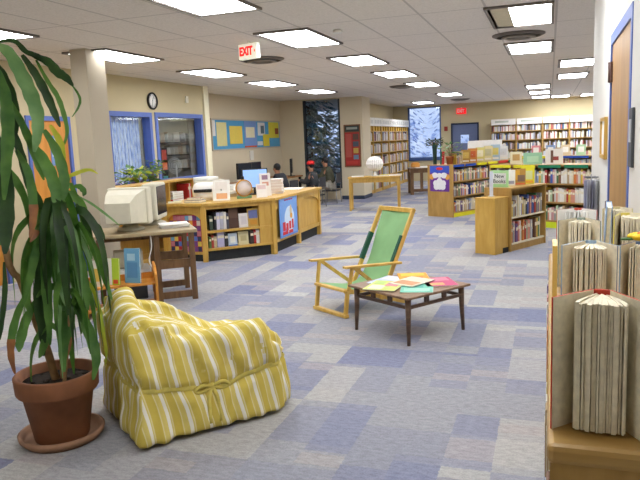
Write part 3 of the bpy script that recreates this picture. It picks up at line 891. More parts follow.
# on the green-labelled case
gz = 1.061
display_book('pale green card standing at the middle of the green-labelled case', on(locg, TG, .78, .12, gz), 0.05, .31, .2, (150, 196, 160), [(.2, .8, .2, .7, (176, 212, 176))], name='display_card', cat='card')
display_book('white picture book with dark animal drawing on the green-labelled case', on(locg, TG, 1.16, .14, gz), .05, .28, .26, (226, 220, 210), [(.3, .45, .1, .9, (110, 80, 60)), (.45, .75, .25, .5, (150, 70, 60))])
display_book('small cream book left of the pale green card', on(locg, TG, .45, .14, gz), .05, .2, .22, (222, 212, 176), [(.2, .8, .3, .8, (190, 150, 90))])
display_book('bright yellow book standing on the blue-labelled case at the back', on(loc3, TG, 2.3, .12, gz), 0, .3, .34, (222, 220, 60), [(.2, .8, .3, .7, (196, 196, 150))])
for i in range(4):
    display_book('%s book standing on the yellow and blue labelled case at the back' % ['pink', 'grey blue', 'beige', 'pale green'][i], on(loc3, TG, .6+i*.36, .14, gz), 0, .2, .24, [(206, 130, 130), (120, 140, 170), (206, 186, 150), (160, 190, 150)][i], [(.2, .8, .3, .8, (226, 220, 210))])
# poster on the end of the purple-poster case
t = thing('poster', 'purple and blue poster with white cloud shapes on the bookcase end', 'poster', on(pcase, TH, -.001, .32, .765), TH-PI/2)
t.scale = (1.12, 1, 1.16)
mb = MB()
mb.box(-.21, .21, -.003, 0, -.22, .22, 0)
mb.box(-.21, .21, -.004, -.003, .1, .22, 1)
for x, r in ((-.1, .07), (.0, .06), (.1, .07)): mb.ball((x, -.004, .055), r, 2, (1, .02, .7), 20)
mb.ball((0, -.004, .17), .05, 3, (1.5, .02, .5), 16)
for x, z, r in ((0, -.1, .1), (-.08, -.08, .06), (.08, -.08, .06), (-.07, -.14, .06), (.07, -.14, .06), (0, -.04, .06)): mb.ball((x, -.0045, z), r, 2, (1, .02, .9), 20)
for x in (-.17, .17): mb.ball((x, -.004, .03), .05, 4, (1, .02, 1), 14)
mb.build('sheet', [P((104, 52, 140)), P((58, 84, 186)), P((226, 224, 226)), P((206, 50, 44)), P((222, 160, 70))], t)

# plants on the purple-poster case
def leafy(label, loc, n, r, h, seed, col, pot=None, name='potted_plant', leaf=.07, up=.6):
    rnd = random.Random(seed)
    t = thing(name, label, 'plant', loc)
    z0 = 0
    if pot:
        pc, pr, ph = pot
        MB().lathe([(pr*.7, 0), (pr, ph), (pr*1.05, ph), (pr*1.05, ph*.8), ], n=20).build('pot', P(pc), t)
        MB().lathe([(pr*.92, ph*.88), (pr*.92, ph*.9), (.0001, ph*.92)], n=16).build('soil', M_soil, t)
        z0 = ph*.9
    mb, ms = MB(), MB()
    for i in range(n):
        a = rnd.random()*2*PI; q = r*math.sqrt(rnd.random()); z = z0+h*(.15+.85*rnd.random())
        c = Vector((q*math.cos(a), q*math.sin(a), z))
        if i % 3 == 0: ms.tube([(0, 0, z0-.01), (c.x*.4, c.y*.4, z0+(z-z0)*.6), c], [.004, .003, .002], n=4)
        d = Vector((math.cos(a+rnd.uniform(-.6, .6)), math.sin(a+rnd.uniform(-.6, .6)), rnd.uniform(-up, up))).normalized()
        s = d.cross(Vector((rnd.uniform(-.4, .4), rnd.uniform(-.4, .4), 1))).normalized()
        l = leaf*rnd.uniform(.7, 1.3)
        mb.face([c, c+d*l*.4+s*l*.28, c+d*l, c+d*l*.4-s*l*.28], rnd.randrange(len(col)))
    ms.build('stem', M_trunk, t)
    mb.build('foliage', col, t)
    return t
leafy('small dark bonsai tree with flat crown on the purple-poster case', on(pcase, TH, .17, .56, zt), 160, .15, .15, 31, [M_leaf[0], plain('bonsai_leaf', (44, 62, 40), .7)], ((60, 90, 84), .05, .4), leaf=.07)
leafy('leafy green plant in a terracotta pot on the purple-poster case', on(pcase, TH, .14, .17, zt), 50, .2, .28, 32, [M_leaf[1], M_leaf[2]], ((176, 104, 62), .08, .16), leaf=.1)
display_book('red and green slim book beside the bonsai on the purple-poster case', on(pcase, TH, .1, .33, zt), TH-1.2, .08, .26, (180, 40, 40), [(.0, .4, 0, 1, (40, 90, 70))])
# ------------------------------------------------------------------ right-hand low bookcase with open books
lr = (0.0, 3.33, 0)
t = thing('low_bookcase', 'oak low bookcase along the white wall with open books on top', 'bookcase', (0, 0, 0))
Y0, Y1, X1, ZT = 1.235, 3.34, .335, 1.02
MB().box(.0, X1, Y0, Y1, ZT-.04, ZT, bev=.012).build('top', M_oakd, t)
MB().box(.006, X1, Y0+.01, Y0+.04, 0, ZT-.04).build('end_panel', M_oak2, t)
MB().box(.006, X1, Y1-.04, Y1-.01, 0, ZT-.04).build('end_panel', M_oak2, t)
MB().box(.006, X1, 2.27, 2.3, .08, ZT-.04).build('divider', M_oak2, t)
MB().box(X1-.015, X1, Y0+.04, Y1-.04, 0, ZT-.04).build('back_panel', M_oak2, t)
for z in (.1, .41, .7):
    for a, b_ in ((Y0+.04, 2.27), (2.3, Y1-.04)): MB().box(.008, X1-.015, a, b_, z-.022, z).build('shelf', M_oak2, t)
MB().box(.03, .045, Y0+.04, Y1-.04, 0, .078).build('plinth', M_dark, t)
M = Matrix.Translation((0, 0, 0)) @ Matrix(((0, 1, 0, 0), (1, 0, 0, 0), (0, 0, 1, 0), (0, 0, 0, 1)))
# mapping local (x along Y, y depth along +X)
for z, nm in ((.7, 'top'), (.41, 'middle'), (.1, 'bottom')):
    for a, b_ in ((Y0+.045, 2.26), (2.31, Y1-.05)):
        if z < .5: bulk_row(M, a, b_, z, .18, .24, .2, .03, .055, -.004); continue
        book_row(M, a, b_, z, .18, .24, .2, .036, .06, 'on the %s shelf under the open books by the white wall' % nm, 'books shelved under the open books', -.006)
def open_book(label, x, y, rz, w, h, spread, cover, npages=15, pagecol=M_page, seed=1, thick=.06, fan=(-1, 1)):
    """standing book, spine away (+y local), covers opening toward the viewer (-y local)"""
    rnd = random.Random(seed)
    t = thing('open_book', label, 'book', (x, y, ZT+.001), rz, 'open books standing on the low bookcase')
    mb = MB()
    th = .004
    sp_w = thick*.5
    def board(side):
        a = spread*side
        p0 = Vector((sp_w*.5*side, 0, 0))
        d = Vector((math.sin(a), -math.cos(a), 0))
        nrm = Vector((math.cos(a), math.sin(a), 0))*side
        q = [p0, p0+d*w, p0+d*w+nrm*th, p0+nrm*th]
        lo = [mb.bm.verts.new(v) for v in q]; hi = [mb.bm.verts.new(v+Vector((0, 0, h))) for v in q]
        for k in range(4):
            f = mb.bm.faces.new((lo[k], lo[(k+1) % 4], hi[(k+1) % 4], hi[k])); f.material_index = 1 if k == 0 else 0
        mb.bm.faces.new(lo[::-1]); mb.bm.faces.new(hi)
    board(-1); board(1)
    mb.prism([(-sp_w*.5, 0), (sp_w*.5, 0), (sp_w*.42, .007), (-sp_w*.42, .007)], 0, h)
    mb.build('cover', [P(cover), pagecol], t)
    pg = MB()
    amax = spread*.9
    for k in range(npages):
        u = fan[0]+(fan[1]-fan[0])*(k+.5)/npages
        a = u*amax+rnd.uniform(-.5, .5)*amax/npages
        x0 = u*sp_w*.42
        L_ = w*(.8-.06*rnd.random())
        hh = h-.012-.004*rnd.random()
        half = amax*(fan[1]-fan[0])/2/npages*rnd.uniform(.35, .75)
        bend = -u*.12
        A, B = [], []
        for s in range(6):
            q = s/5
            aa = a+bend*q*q
            for lst, sg in ((A, -1), (B, 1)):
                e = aa+sg*half*min(1, .35+q*.65)*(.6 if s == 5 else 1)
                lst.append((x0+sg*.0012+math.sin(e)*L_*q, -.002-math.cos(e)*L_*q))
        pg.prism(A+B[::-1], .005, .005+hh-.0)
    pg.build('pages', pagecol, t)
    return t
open_book('red covered book standing wide open, nearest the camera', .1, 1.385, -.13, .112, .266, .62, (196, 62, 40), 21, seed=3, fan=(-.85, 1.06))
open_book('pale blue covered book standing open behind the red one', .118, 2.09, -.06, .115, .255, .55, (150, 178, 206), 13, seed=4)
open_book('dark blue covered book standing open at the right edge of the picture', .252, 2.08, .05, .1, .255, .6, (84, 100, 130), 13, seed=5)
open_book('grey green covered book standing open, third in the left row', .115, 2.68, -.1, .115, .252, .5, (128, 140, 130), 12, seed=6)
open_book('yellow lined book standing half open beside the tall blue book', .25, 2.5, .25, .115, .29, .5, (214, 196, 90), 10, seed=7)
open_book('white and red book standing open at the far end of left row', .12, 3.12, -.1, .1, .24, .7, (196, 90, 70), 6, M_pagew, seed=8)
open_book('cream book standing open at far right behind the yellow lined book', .262, 2.98, 0, .08, .26, .5, (206, 190, 140), 8, seed=9)
display_book('tall pale blue picture book leaning beside the yellow lined book', (.185, 2.62, ZT+.001), -PI/2-.25+PI*.06, .2, .31, (142, 168, 206), [(.1, .9, .1, .6, (190, 170, 150)), (.2, .8, .65, .9, (200, 214, 230))], .04)
tag(MB().box(0, .016, 0, .15, 0, .2, bev=.002).box(0, .1, 0, .15, 0, .004).build('bookend', M_pine, None, (.012, 2.32, ZT+.001)), 'pale wooden bookend at the shelf edge behind the red book', 'bookend')
t = thing('artificial_flower', 'yellow paper flower lying on the dark blue open book', 'flower', (.245, 2.02, ZT+.262))
mb = MB()
for k in range(6): mb.ball((.022*math.cos(k*PI/3), .022*math.sin(k*PI/3), .018), .016, 0, (1, 1, .6), 10)
mb.build('petals', P((232, 190, 40)), t)
MB().ball((0, 0, .024), .012, 0, (1, 1, .7), 10).build('centre', P((216, 110, 40)), t)
MB().ball((-.035, -.01, .012), .014, 0, (1.6, .8, .3), 10).build('leaf', M_leaf[1], t)

# grey hanging rack past the end of the white wall
t = thing('media_rack', 'slim grey rack of hanging media bags against the white wall', 'rack', (.292, 5.3, 0))
t.scale = (.25, .6, 1.1)
MB().lathe([(.2, 0), (.2, .03), (.03, .05), (.02, .06)], n=24).build('base', M_black, t)
MB().tube([(0, 0, .05), (0, 0, 1.16)], .018).build('pole', M_metal, t)
for z in (1.14, .68):
    mb = MB()
    for k in range(8):
        a = k*PI/4; mb.bar((0, 0, z), (.2*math.cos(a), .2*math.sin(a), z), .01, .01)
    mb.build('arms', M_metal, t)
    for k in range(16):
        a = k*PI/8+.1
        R_ = Matrix.Rotation(a, 4, 'Z')
        MB().box(.05, .2, -.006, .006, z-.4, z-.02, 0, 0, R_).build('bag', P(random.choice([(176, 176, 190), (196, 196, 204), (150, 150, 172), (206, 206, 206)])), t)

# ------------------------------------------------------------------ circulation desk
DK = thing('circulation_desk', 'angled honey oak library desk with open book shelves in its front', 'desk', (-4.3, 9.2, 0))
off = Vector((4.3, -9.2, 0))
Pt = [Vector(p) for p in ((-5.12, 8.0, 0), (-4.5, 8.0, 0), (-3.76, 8.74, 0), (-3.76, 9.75, 0), (-3.76, 10.75, 0))]
HT = .82
top_poly = [(-5.14, 7.96), (-4.48, 7.96), (-3.72, 8.72), (-3.72, 10.8), (-4.5, 10.8), (-4.5, 9.05), (-4.85, 8.7), (-5.14, 8.7)]
tp = [(x+off.x, y+off.y) for x, y in top_poly]
mb = MB().prism(tp, HT-.035, HT)
mb.build('worktop', M_oak, DK)
def seg(i):
    a, b = Pt[i], Pt[i+1]
    d = (b-a); L = d.length; ang = math.atan2(d.y, d.x)
    return MZ(a+off, ang), L      # local: x along, outward is -y
for p, a in ((Pt[0], 0), (Pt[1], PI/8), (Pt[2], 3*PI/8), (Pt[3], PI/2), (Pt[4], PI/2)):
    MB().box(-.035, .035, -.01, .06, 0, HT-.035, 0, .004, MZ(p+off, a)).build('post', M_oak, DK)
def arch(M_, L, z0, z1, rise, y0, y1, n=14):
    pts = [(0.04, z1), (L-.04, z1)]
    x0, x1 = .05, L-.05
    pts += [(L-.04, z0)]
    pts += [(x1-(x1-x0)*k/n, z0+rise*math.sin(PI*k/n)**.6) for k in range(n+1)]
    pts += [(.04, z0)]
    return MB().prism(pts, y0, y1, 0, M_ @ Matrix.Rotation(PI/2, 4, 'X'))
# segment 0: arch with collage behind
M0, L0 = seg(0)
arch(M0, L0, .6, HT-.035, .09, -.03, -.005).build('apron', M_oak, DK)
MB().box(.03, L0-.03, .04, .055, .1, HT-.04, 0, 0, M0).build('panel', M_oak, DK)
MB().box(.03, L0-.03, .06, .08, 0, .1, 0, 0, M0).build('toe_kick', M_dark, DK)
# segment 1: open shelves
M1, L1 = seg(1)
MB().box(.035, L1-.035, -.0, .02, HT-.09, HT-.035, 0, 0, M1).build('apron', M_oak, DK)
MB().box(.0, L1, .3, .32, .06, HT-.035, 0, 0, M1).build('back_panel', P((74, 54, 38)), DK)
for z in (.18, .43):
    MB().box(.03, L1-.03, .0, .3, z-.03, z, 0, 0, M1).build('shelf', M_oak, DK)
for x in (.03, L1-.22): MB().box(x, x+.02 if x < .1 else x+.19, .012, .3, .18, HT-.036, 0, 0, M1).build('side_panel', M_oak, DK)
MB().box(.03, L1-.03, .05, .07, 0, .15, 0, 0, M1).build('toe_kick', M_dark, DK)
# segments 2, 3
for i in (2, 3):
    Mi, Li = seg(i)
    MB().box(.03, Li-.03, .03, .045, .16, HT-.035, 0, 0, Mi).build('panel', M_oak, DK)
    MB().box(.03, Li-.03, .0, .012, .16, .22, 0, 0, Mi).build('rail', M_oak, DK)
    arch(Mi, Li, .6, HT-.035, .1, -.028, 0.0).build('apron', M_oak, DK)
    MB().box(.03, Li-.03, .05, .07, 0, .16, 0, 0, Mi).build('toe_kick', M_dark, DK)
MB().box(-.74, -.0, 0, .018, .0, HT-.035, 0, 0, MZ(Pt[4]+off+Vector((0, .0, 0)), 0)).build('end_panel', M_oak, DK)
# collage on segment 0
W0 = MZ(Pt[0], 0)
mb = MB(); cols_ = [(176, 56, 60), (216, 206, 196), (92, 120, 190), (222, 150, 60), (120, 70, 130), (220, 190, 80), (196, 120, 130), (110, 160, 190), (60, 60, 90)]
mb.box(.06, L0-.06, .035, .038, .14, .66, 0)
for i in range(8):
    for j in range(7):
        x = .065+i*(L0-.13)/8; z = .145+j*.073
        mb.box(x, x+(L0-.13)/8*.92, .0335-random.random()*.001, .036, z, z+.066, random.randrange(9))
o = mb.build('collage_panel', [P(c) for c in cols_], None, Pt[0]); tag(o, 'patchwork collage of small bright pictures under the desk arch', 'collage')
# poster on segment 2
W2 = MZ(Pt[2], PI/2)
o = thing('poster', 'light blue poster with red lettering blocks on the desk front', 'poster', W2 @ Vector((.52, -.018, .5)), PI/2)
mb = MB().box(-.36, .36, -.004, 0, -.3, .31, 0).box(-.33, .33, -.005, -.004, -.27, .28, 1)
mb.ball((.02, -.006, -.05), .2, 2, (1, .01, 1.0), 24)
mb.ball((.08, -.0075, .08), .045, 3, (1, .03, 1.9), 14).ball((.09, -.008, .0), .05, 4, (1, .03, .9), 14)
for k, (x, z, w, h) in enumerate(((-.2, -.14, .1, .13), (-.08, -.16, .09, .12), (.03, -.14, .08, .12), (.14, -.13, .07, .14), (-.16, -.24, .2, .05), (.06, -.24, .16, .05))):
    mb.box(x-w/2, x+w/2, -.0085, -.004, z-h/2, z+h/2, 5)
for k in range(4): mb.box(-.15+k*.085, -.09+k*.085, -.0085, -.004, .24, .26, 6)
mb.build('sheet', [P((96, 140, 214)), P((120, 162, 222)), P((200, 218, 236)), P((206, 190, 160)), P((222, 160, 60)), P((206, 50, 56)), P((180, 70, 110))], o)
# books in the desk shelves
M1w = MZ(Pt[1], math.atan2(*(Pt[2]-Pt[1]).yx))
def dbook(x, z, w, h, nm, rgb, lab): shelf_book(M1w, x, .05, z+.001, w, .17, h, (nm, rgb), lab, None)
DKL = 'in the upper desk shelf'
for x, w, h, nm, c, lab in ((.1, .05, .2, 'dark green', (60, 74, 60), 'at the left end of the upper desk shelf'), (.17, .03, .24, 'black', (36, 38, 44), 'next to the dark green one on the upper desk shelf'),
        (.205, .045, .24, 'lilac white', (206, 204, 222), 'first of the pale set in the upper desk shelf'), (.255, .045, .24, 'pale grey', (190, 190, 206), 'second of the pale set in the upper desk shelf'), (.305, .04, .24, 'cream', (226, 222, 216), 'third of the pale set in the upper desk shelf'), (.35, .03, .22, 'slate', (70, 72, 84), 'right of the pale set in the upper desk shelf')):
    dbook(x, .43, w, h, nm, c, lab)
for x, w, h, nm, c, lab in ((.08, .03, .16, 'green', (90, 120, 60), 'at the left end of the lower desk shelf'), (.115, .03, .18, 'red', (170, 60, 50), 'near the left end of the lower desk shelf'), (.15, .04, .16, 'cream', (206, 190, 150), 'between red and lilac ones on the lower desk shelf'), (.2, .1, .21, 'wide lilac', (176, 172, 206), 'on the lower desk shelf'), (.305, .05, .19, 'black', (40, 42, 46), 'beside the lilac one on the lower desk shelf'),
        (.69, .05, .19, 'dark brown', (60, 48, 44), 'toward the right of the lower desk shelf'), (.745, .03, .2, 'red', (186, 44, 44), 'toward the right of the lower desk shelf'), (.78, .05, .2, 'white', (226, 224, 220), 'at the right end of the lower desk shelf')):
    dbook(x, .18, w, h, nm, c, lab)
def dface(x, z, w, h, c, art, label): display_book(label, M1w @ Vector((x, .06, z+.001)), math.atan2(*(Pt[2]-Pt[1]).yx), w, h, c, art, .1)
dface(.46, .43, .14, .29, (84, 60, 50), [(.1, .9, .5, .9, (100, 76, 62))], 'dark brown book facing out on the upper desk shelf')
dface(.61, .43, .14, .2, (226, 220, 216), [(.2, .8, .2, .8, (214, 206, 206))], 'white square book facing out on the upper desk shelf')
dface(.755, .43, .17, .26, (196, 160, 80), [(.1, .9, .45, .9, (110, 120, 170)), (.2, .8, .1, .35, (206, 150, 60))], 'gold and blue picture book facing out on the upper desk shelf')
dface(.43, .18, .13, .18, (190, 206, 222), [(.2, .8, .25, .75, (230, 232, 226)), (0, 1, 0, .1, (90, 130, 200))], 'pale blue book facing out on the lower desk shelf')
dface(.59, .18, .15, .19, (214, 204, 160), [(.2, .8, .3, .7, (190, 176, 130))], 'cream book facing out on the lower desk shelf')
# things on the desk top
dz = HT+.001
display_book('white leaning display card with orange print on the desk corner', (-4.42, 8.42, dz), .35, .24, .3, (236, 234, 226), [(.2, .85, .08, .35, (226, 170, 120)), (.15, .85, .5, .9, (228, 222, 212))], .25, 'display_card', 'card')
t = thing('book_basket', 'round white basket with dark handle slot on the desk', 'basket', (-4.76, 8.58, dz), .3)
MB().lathe([(.14, 0), (.18, .05), (.19, .16), (.16, .23), (.12, .25)], n=28).build('body', M_white, t)
MB().box(-.13, .13, -.2, -.13, .12, .165, bev=.01).build('slot', M_black, t)
for i, (x, y, w, d, h, c, nm) in enumerate(((-4.72, 8.2, .24, .18, .035, (120, 124, 130), 'grey book lying flat near the desk front edge'), (-4.72, 8.2, .2, .16, .03, (150, 120, 96), 'tan book stacked on the grey one on the desk'), (-5.0, 8.12, .2, .14, .02, (214, 206, 170), 'cream pamphlet pile at the left end of the desk'))):
    zz = dz+(.036 if i == 1 else 0)
    tag(MB().box(-w/2, w/2, -d/2, d/2, 0, h, 0).box(-w/2+.004, w/2+.001, -d/2-.001, d/2-.004, .004, h-.004, 1).build('flat_book', [P(c), M_page], None, (x, y, zz), .3*i), nm, 'book')
display_book('tall purple and white box standing behind the desk display', (-4.35, 8.95, dz), .5, .12, .24, (150, 130, 170), [(.15, .85, .2, .9, (206, 190, 196))], .02, 'display_card', 'card', .06)
t = thing('round_plaque', 'round white emblem on orange frame standing at the desk edge', 'plaque', (-4.2, 8.72, dz), .72)
mb = MB().box(-.11, .11, 0, .02, .0, .04); mb.build('foot', P((110, 150, 110)), t)
mb = MB().lathe([(.11, 0), (.125, 0), (.125, .02), (.11, .026)], n=32, cap=False); bmesh.ops.transform(mb.bm, matrix=Matrix.Translation((0, .02, .15)) @ Matrix.Rotation(PI/2, 4, 'X'), verts=mb.bm.verts); mb.build('ring', P((206, 150, 60)), t)
mb = MB().lathe([(.112, .004), (.112, .016), (.0001, .016)], n=32); bmesh.ops.transform(mb.bm, matrix=Matrix.Translation((0, .02, .15)) @ Matrix.Rotation(PI/2, 4, 'X'), verts=mb.bm.verts); mb.build('disc', P((222, 210, 206)), t)
t = thing('computer_monitor', 'slim monitor with a pale blue lit screen on the desk', 'monitor', (-4.3, 9.35, dz), .55)
MB().box(-.12, .12, .0, .16, 0, .015).build('foot', M_black, t)
MB().bar((0, .08, .015), (0, .08, .16), .05, .03).build('stalk', M_black, t)
MB().box(-.2, .2, .05, .08, .1, .4, bev=.005).build('casing', M_black, t)
MB().box(-.185, .185, .047, .05, .115, .385).build('screen', emit('lit_screen', (140, 178, 230), .55), t)
display_book('tall narrow white brochure standing at the desk edge', (-3.98, 8.86, dz), .75, .16, .2, (238, 236, 232), [(.1, .9, .6, .9, (222, 200, 200))], .1, 'brochure', 'brochure')
display_book('tall white leaflet with small red picture behind the brochure', (-4.02, 9.1, dz), .75, .17, .34, (232, 228, 222), [(.2, .75, .72, .92, (150, 120, 140)), (.2, .8, .45, .62, (216, 160, 140))], .1, 'leaflet', 'leaflet')
for i in range(5):
    tag(MB().box(-.16, .16, -.11, .11, 0, .045).box(-.158, .162, -.112, .108, .005, .04, 1).build('paper_stack', [M_white, P((226, 214, 206))], None, (-4.12+.02*random.random(), 9.55+.0*i, dz+i*.046), .4+random.uniform(-.2, .2)), 'thick white paper bundle, %s of the pile on the desk' % ['bottom', 'second lowest', 'middle', 'second highest', 'topmost'][i], 'paper stack', 'paper bundles piled on the desk')
tag(MB().box(-.15, .15, -.21, .21, 0, .012).build('paper_sheets', M_white, None, (-4.1, 10.4, dz), .1), 'flat white papers lying on the far end of the desk', 'papers')
tag(MB().box(-.11, .11, -.15, .15, 0, .008).build('paper_sheets', M_pagew, None, (-4.2, 9.95, dz), .5), 'cream papers lying between the paper pile and flat white papers', 'papers')
t = thing('telephone', 'black desk telephone standing behind the desk display', 'telephone', (-4.4, 9.17, dz), .5)
MB().box(-.06, .06, -.05, .05, 0, .06, bev=.01).build('base', M_black, t)
MB().bar((-.03, 0, .06), (-.03, .0, .3), .045, .04, bev=.01).build('handset', M_black, t)
# printer behind the desk on a back counter
t = thing('back_counter', 'pale low counter behind the library desk', 'counter', (-5.75, 11.0, 0))
MB().box(-.3, .3, -1.3, 2.2, .72, .76).build('worktop', P((200, 190, 168)), t)
MB().box(-.28, .28, -1.28, 2.18, 0, .72).build('cabinet', M_oak2, t)
t = thing('printer', 'beige desktop printer on the counter behind the desk', 'printer', (-5.75, 10.4, .761))
MB().box(-.22, .22, -.3, .3, 0, .24, bev=.02).build('body', M_beige, t)
MB().box(-.16, .16, -.2, .2, .24, .3, bev=.02).build('scanner_lid', M_white, t)
MB().box(.22, .3, -.16, .16, .05, .07).build('tray', M_beiged, t)
for i in range(3):
    tag(MB().box(-.14, .14, -.2, .2, 0, .09).build('paper_stack', [P([(226, 222, 214), (206, 196, 180), (232, 230, 226)][i])], None, (-5.7, 11.3+i*.55, .761), .1*i), 'pale stack of papers on the counter behind the desk, %s' % ['nearest the printer', 'in the middle', 'farthest from the printer'][i], 'paper stack')

# low bookcase with overhanging shelf (behind the old monitor)
lb = (-5.2, 7.05, 0)
t = bookcase('oak_bookcase', 'open oak bookcase with white and red stacks behind the beige monitor', lb, PI/2, 1.98, .3, 1.12, [.1, .45, .8], mat=M_oak, back=True)
M = MZ(lb, PI/2)
MB().box(1.28, 1.3, .01, .28, .8, 1.095).build('divider', M_oak, t)
for i in range(4):
    tag(MB().box(-.15, .15, 0, .22, 0, .035, 0).box(-.148, .148, -.001, .22, .004, .031, 1).build('flat_book', [P([(196, 60, 56), (226, 222, 216), (206, 190, 170), (230, 228, 224)][i]), M_pagew], None, M @ Vector((1.55, .03, .801+i*.036)), PI/2), '%s book, in the flat pile on the oak bookcase upper shelf' % ['red', 'white', 'tan', 'plain white topmost'][i], 'book')
for i in range(3):
    shelf_book(M, 1.85+i*.034, .03, .801, .03, .2, .24, [('red', (186, 40, 40)), ('pale', (226, 220, 214)), ('scarlet', (200, 50, 44))][i], 'upright at the right end of the oak bookcase upper shelf', None)
# plants by the left window
t = thing('plant_cabinet', 'oak cabinet under the left blue window carrying plants', 'cabinet', (-6.1, 8.55, 0))
MB().box(-.2, .25, -.7, .6, 0, .86).build('body', M_oak2, t)
MB().box(-.22, .27, -.72, .62, .86, .89).build('top', M_oak, t)
leafy('bright yellow green bushy plant in front of the left blue window', (-5.92, 8.6, .891), 150, .27, .3, 41, [M_leaf[3], M_leaf[1], M_leaf[2], plain('lime_leaf', (176, 200, 70), .5)], ((150, 90, 60), .1, .14), leaf=.13)
leafy('green plant with tall sprigs at the right of the left blue window', (-5.95, 9.12, .891), 60, .12, .42, 42, [M_leaf[1], M_leaf[2]], ((110, 100, 90), .08, .12), leaf=.1)
leafy('plant with purple and white flowers beside the column', (-5.95, 8.1, .891), 90, .15, .2, 43, [P((150, 130, 160)), P((222, 214, 222)), M_leaf[1], P((120, 70, 90))], ((120, 100, 90), .08, .1), leaf=.07)

# ------------------------------------------------------------------ computer table with the beige monitors
CT = thing('computer_table', 'brown wooden table carrying the old beige monitors', 'table', (-4.02, 6.05, 0), math.radians(38))
MB().box(-.62, .42, -.36, .36, .715, .75, bev=.006).build('tabletop', wood('table_laminate', (158, 140, 106), (176, 158, 124), (3, 1, 8)), CT)
for y in (-.3, .3):
    for x in (-.56, .0, .36): MB().box(x-.028, x+.028, y-.025, y+.025, 0, .715).build('leg', M_brown, CT)
    MB().box(.028, .332, y-.02, y+.02, .03, .1).build('foot_rail', M_brown, CT)
    MB().box(.028, .332, y-.02, y+.02, .35, .44).build('cross_rail', M_brown, CT)
MB().box(-.53, .33, .27, .3, .6, .7).build('back_rail', M_brown, CT)
def crt(label, loc, rz, s):
    t = thing('crt_monitor', label, 'monitor', loc, rz)
    MB().lathe([(.13*s, 0), (.13*s, .02), (.08*s, .04), (.07*s, .06)], n=24).build('stand', M_beiged, t)
    mb = MB(); mb.box(-.2*s, .2*s, -.1*s, .04*s, .06, .06+.36*s, 0, .02*s); bz = mb.build('bezel', M_beige, t)
    mb = MB()
    r0 = [(-.18*s, .04*s, .08), (.18*s, .04*s, .08), (.18*s, .04*s, .04+.36*s), (-.18*s, .04*s, .04+.36*s)]
    r1 = [(-.15*s, .2*s, .1), (.15*s, .2*s, .1), (.15*s, .2*s, .36*s), (-.15*s, .2*s, .36*s)]
    r2 = [(-.12*s, .32*s, .11), (.12*s, .32*s, .11), (.12*s, .32*s, .29*s), (-.12*s, .32*s, .29*s)]
    rr = [[mb.bm.verts.new(p) for p in r] for r in (r0, r1, r2)]
    for i in range(2):
        for k in range(4): mb.bm.faces.new((rr[i][k], rr[i][(k+1) % 4], rr[i+1][(k+1) % 4], rr[i+1][k]))
    mb.bm.faces.new(rr[2]); mb.bm.faces.new(rr[0][::-1])
    mb.build('rear_housing', M_beige, t)
    mb = MB()
    mb.box(-.17*s, .17*s, -.104*s, -.1*s, .06+.05*s, .06+.33*s)
    mb.build('screen', M_screen, bz)
crt('bulky beige monitor turned with its back to the camera', (-4.19, 5.9, .751), math.radians(196), 1.08)
crt('second beige monitor showing its dark screen edge, behind the first', (-4.24, 6.4, .751), math.radians(108), 1.12)
mb = MB()
for k in range(7): mb.box(-.15+random.uniform(-.012, .012), .15, -.11+random.uniform(-.012, .012), .11, k*.006, k*.006+.005, k % 2, 0, Matrix.Rotation(random.uniform(-.12, .12), 4, 'Z'))
tag(mb.build('paper_sheets', [M_white, M_pagew], None, (-3.83, 6.16, .752), .75), 'loose white paper stack on the computer table corner', 'papers')
t = thing('printer', 'white printer with paper trays on the floor stand under the computer table', 'printer', (-4.27, 5.94, .0), math.radians(38))
MB().box(-.18, .16, -.1, .2, 0, .3, bev=.01).build('body', P((60, 60, 62)), t)
MB().box(-.22, .2, -.2, .16, .3, .34).build('tray', M_white, t)
MB().box(-.16, .14, -.06, .16, .34, .52, bev=.015).build('upper_body', M_beige, t)
mb = MB()
mb.tube(catmull([(0, 0, .74), (.02, -.02, .6), (-.02, -.02, .45), (.03, .0, .3), (0, .02, .12), (.05, .05, .012)], 5), .007, 0, 6)
tag(mb.build('cable', M_white, None, (-3.88, 5.78, 0)), 'pale cable hanging down from the computer table edge', 'cable')

# orange wood book bench
BB = thing('book_bench', 'small orange wood book bench behind the armchair', 'book trough', (-3.84, 5.46, 0), math.radians(38))
for x in (-.5, .16):
    mb = MB().prism([(-.16, 0), (.16, 0), (.16, .4), (.12, .47), (-.06, .45), (-.16, .38)], -.012, .012, 0, Matrix.Translation((x, 0, 0)) @ Matrix.Rotation(PI/2, 4, 'Z') @ Matrix.Rotation(PI/2, 4, 'X'))
    mb.build('end_panel', M_orange, BB)
MB().box(-.49, .15, -.14, .14, .28, .3).build('shelf', M_orange, BB)
MB().box(-.49, .15, -.14, .14, .06, .08).build('shelf', M_orange, BB)
MB().box(-.49, .15, .125, .145, .3, .36).build('back_rail', M_orange, BB)
Mb = MZ((-3.84, 5.46, 0), math.radians(38))
display_book('blue picture book standing on the orange bench', Mb @ Vector((-.06, -.06, .301)), .05, .17, .34, (110, 164, 196), [(.15, .85, .15, .6, (90, 140, 180)), (.2, .7, .65, .85, (170, 206, 220))], .08)
display_book('lime green book standing left of the blue one on the bench', Mb @ Vector((-.24, -.06, .301)), .05, .13, .26, (176, 206, 60), [(.0, .4, 0, 1, (232, 232, 220)), (.5, .9, .05, .2, (216, 90, 50))], .08)
display_book('white and yellow book at the left end of the orange bench', Mb @ Vector((-.4, -.06, .301)), .05, .13, .25, (230, 226, 214), [(.3, .9, .2, .7, (220, 190, 90))], .08)
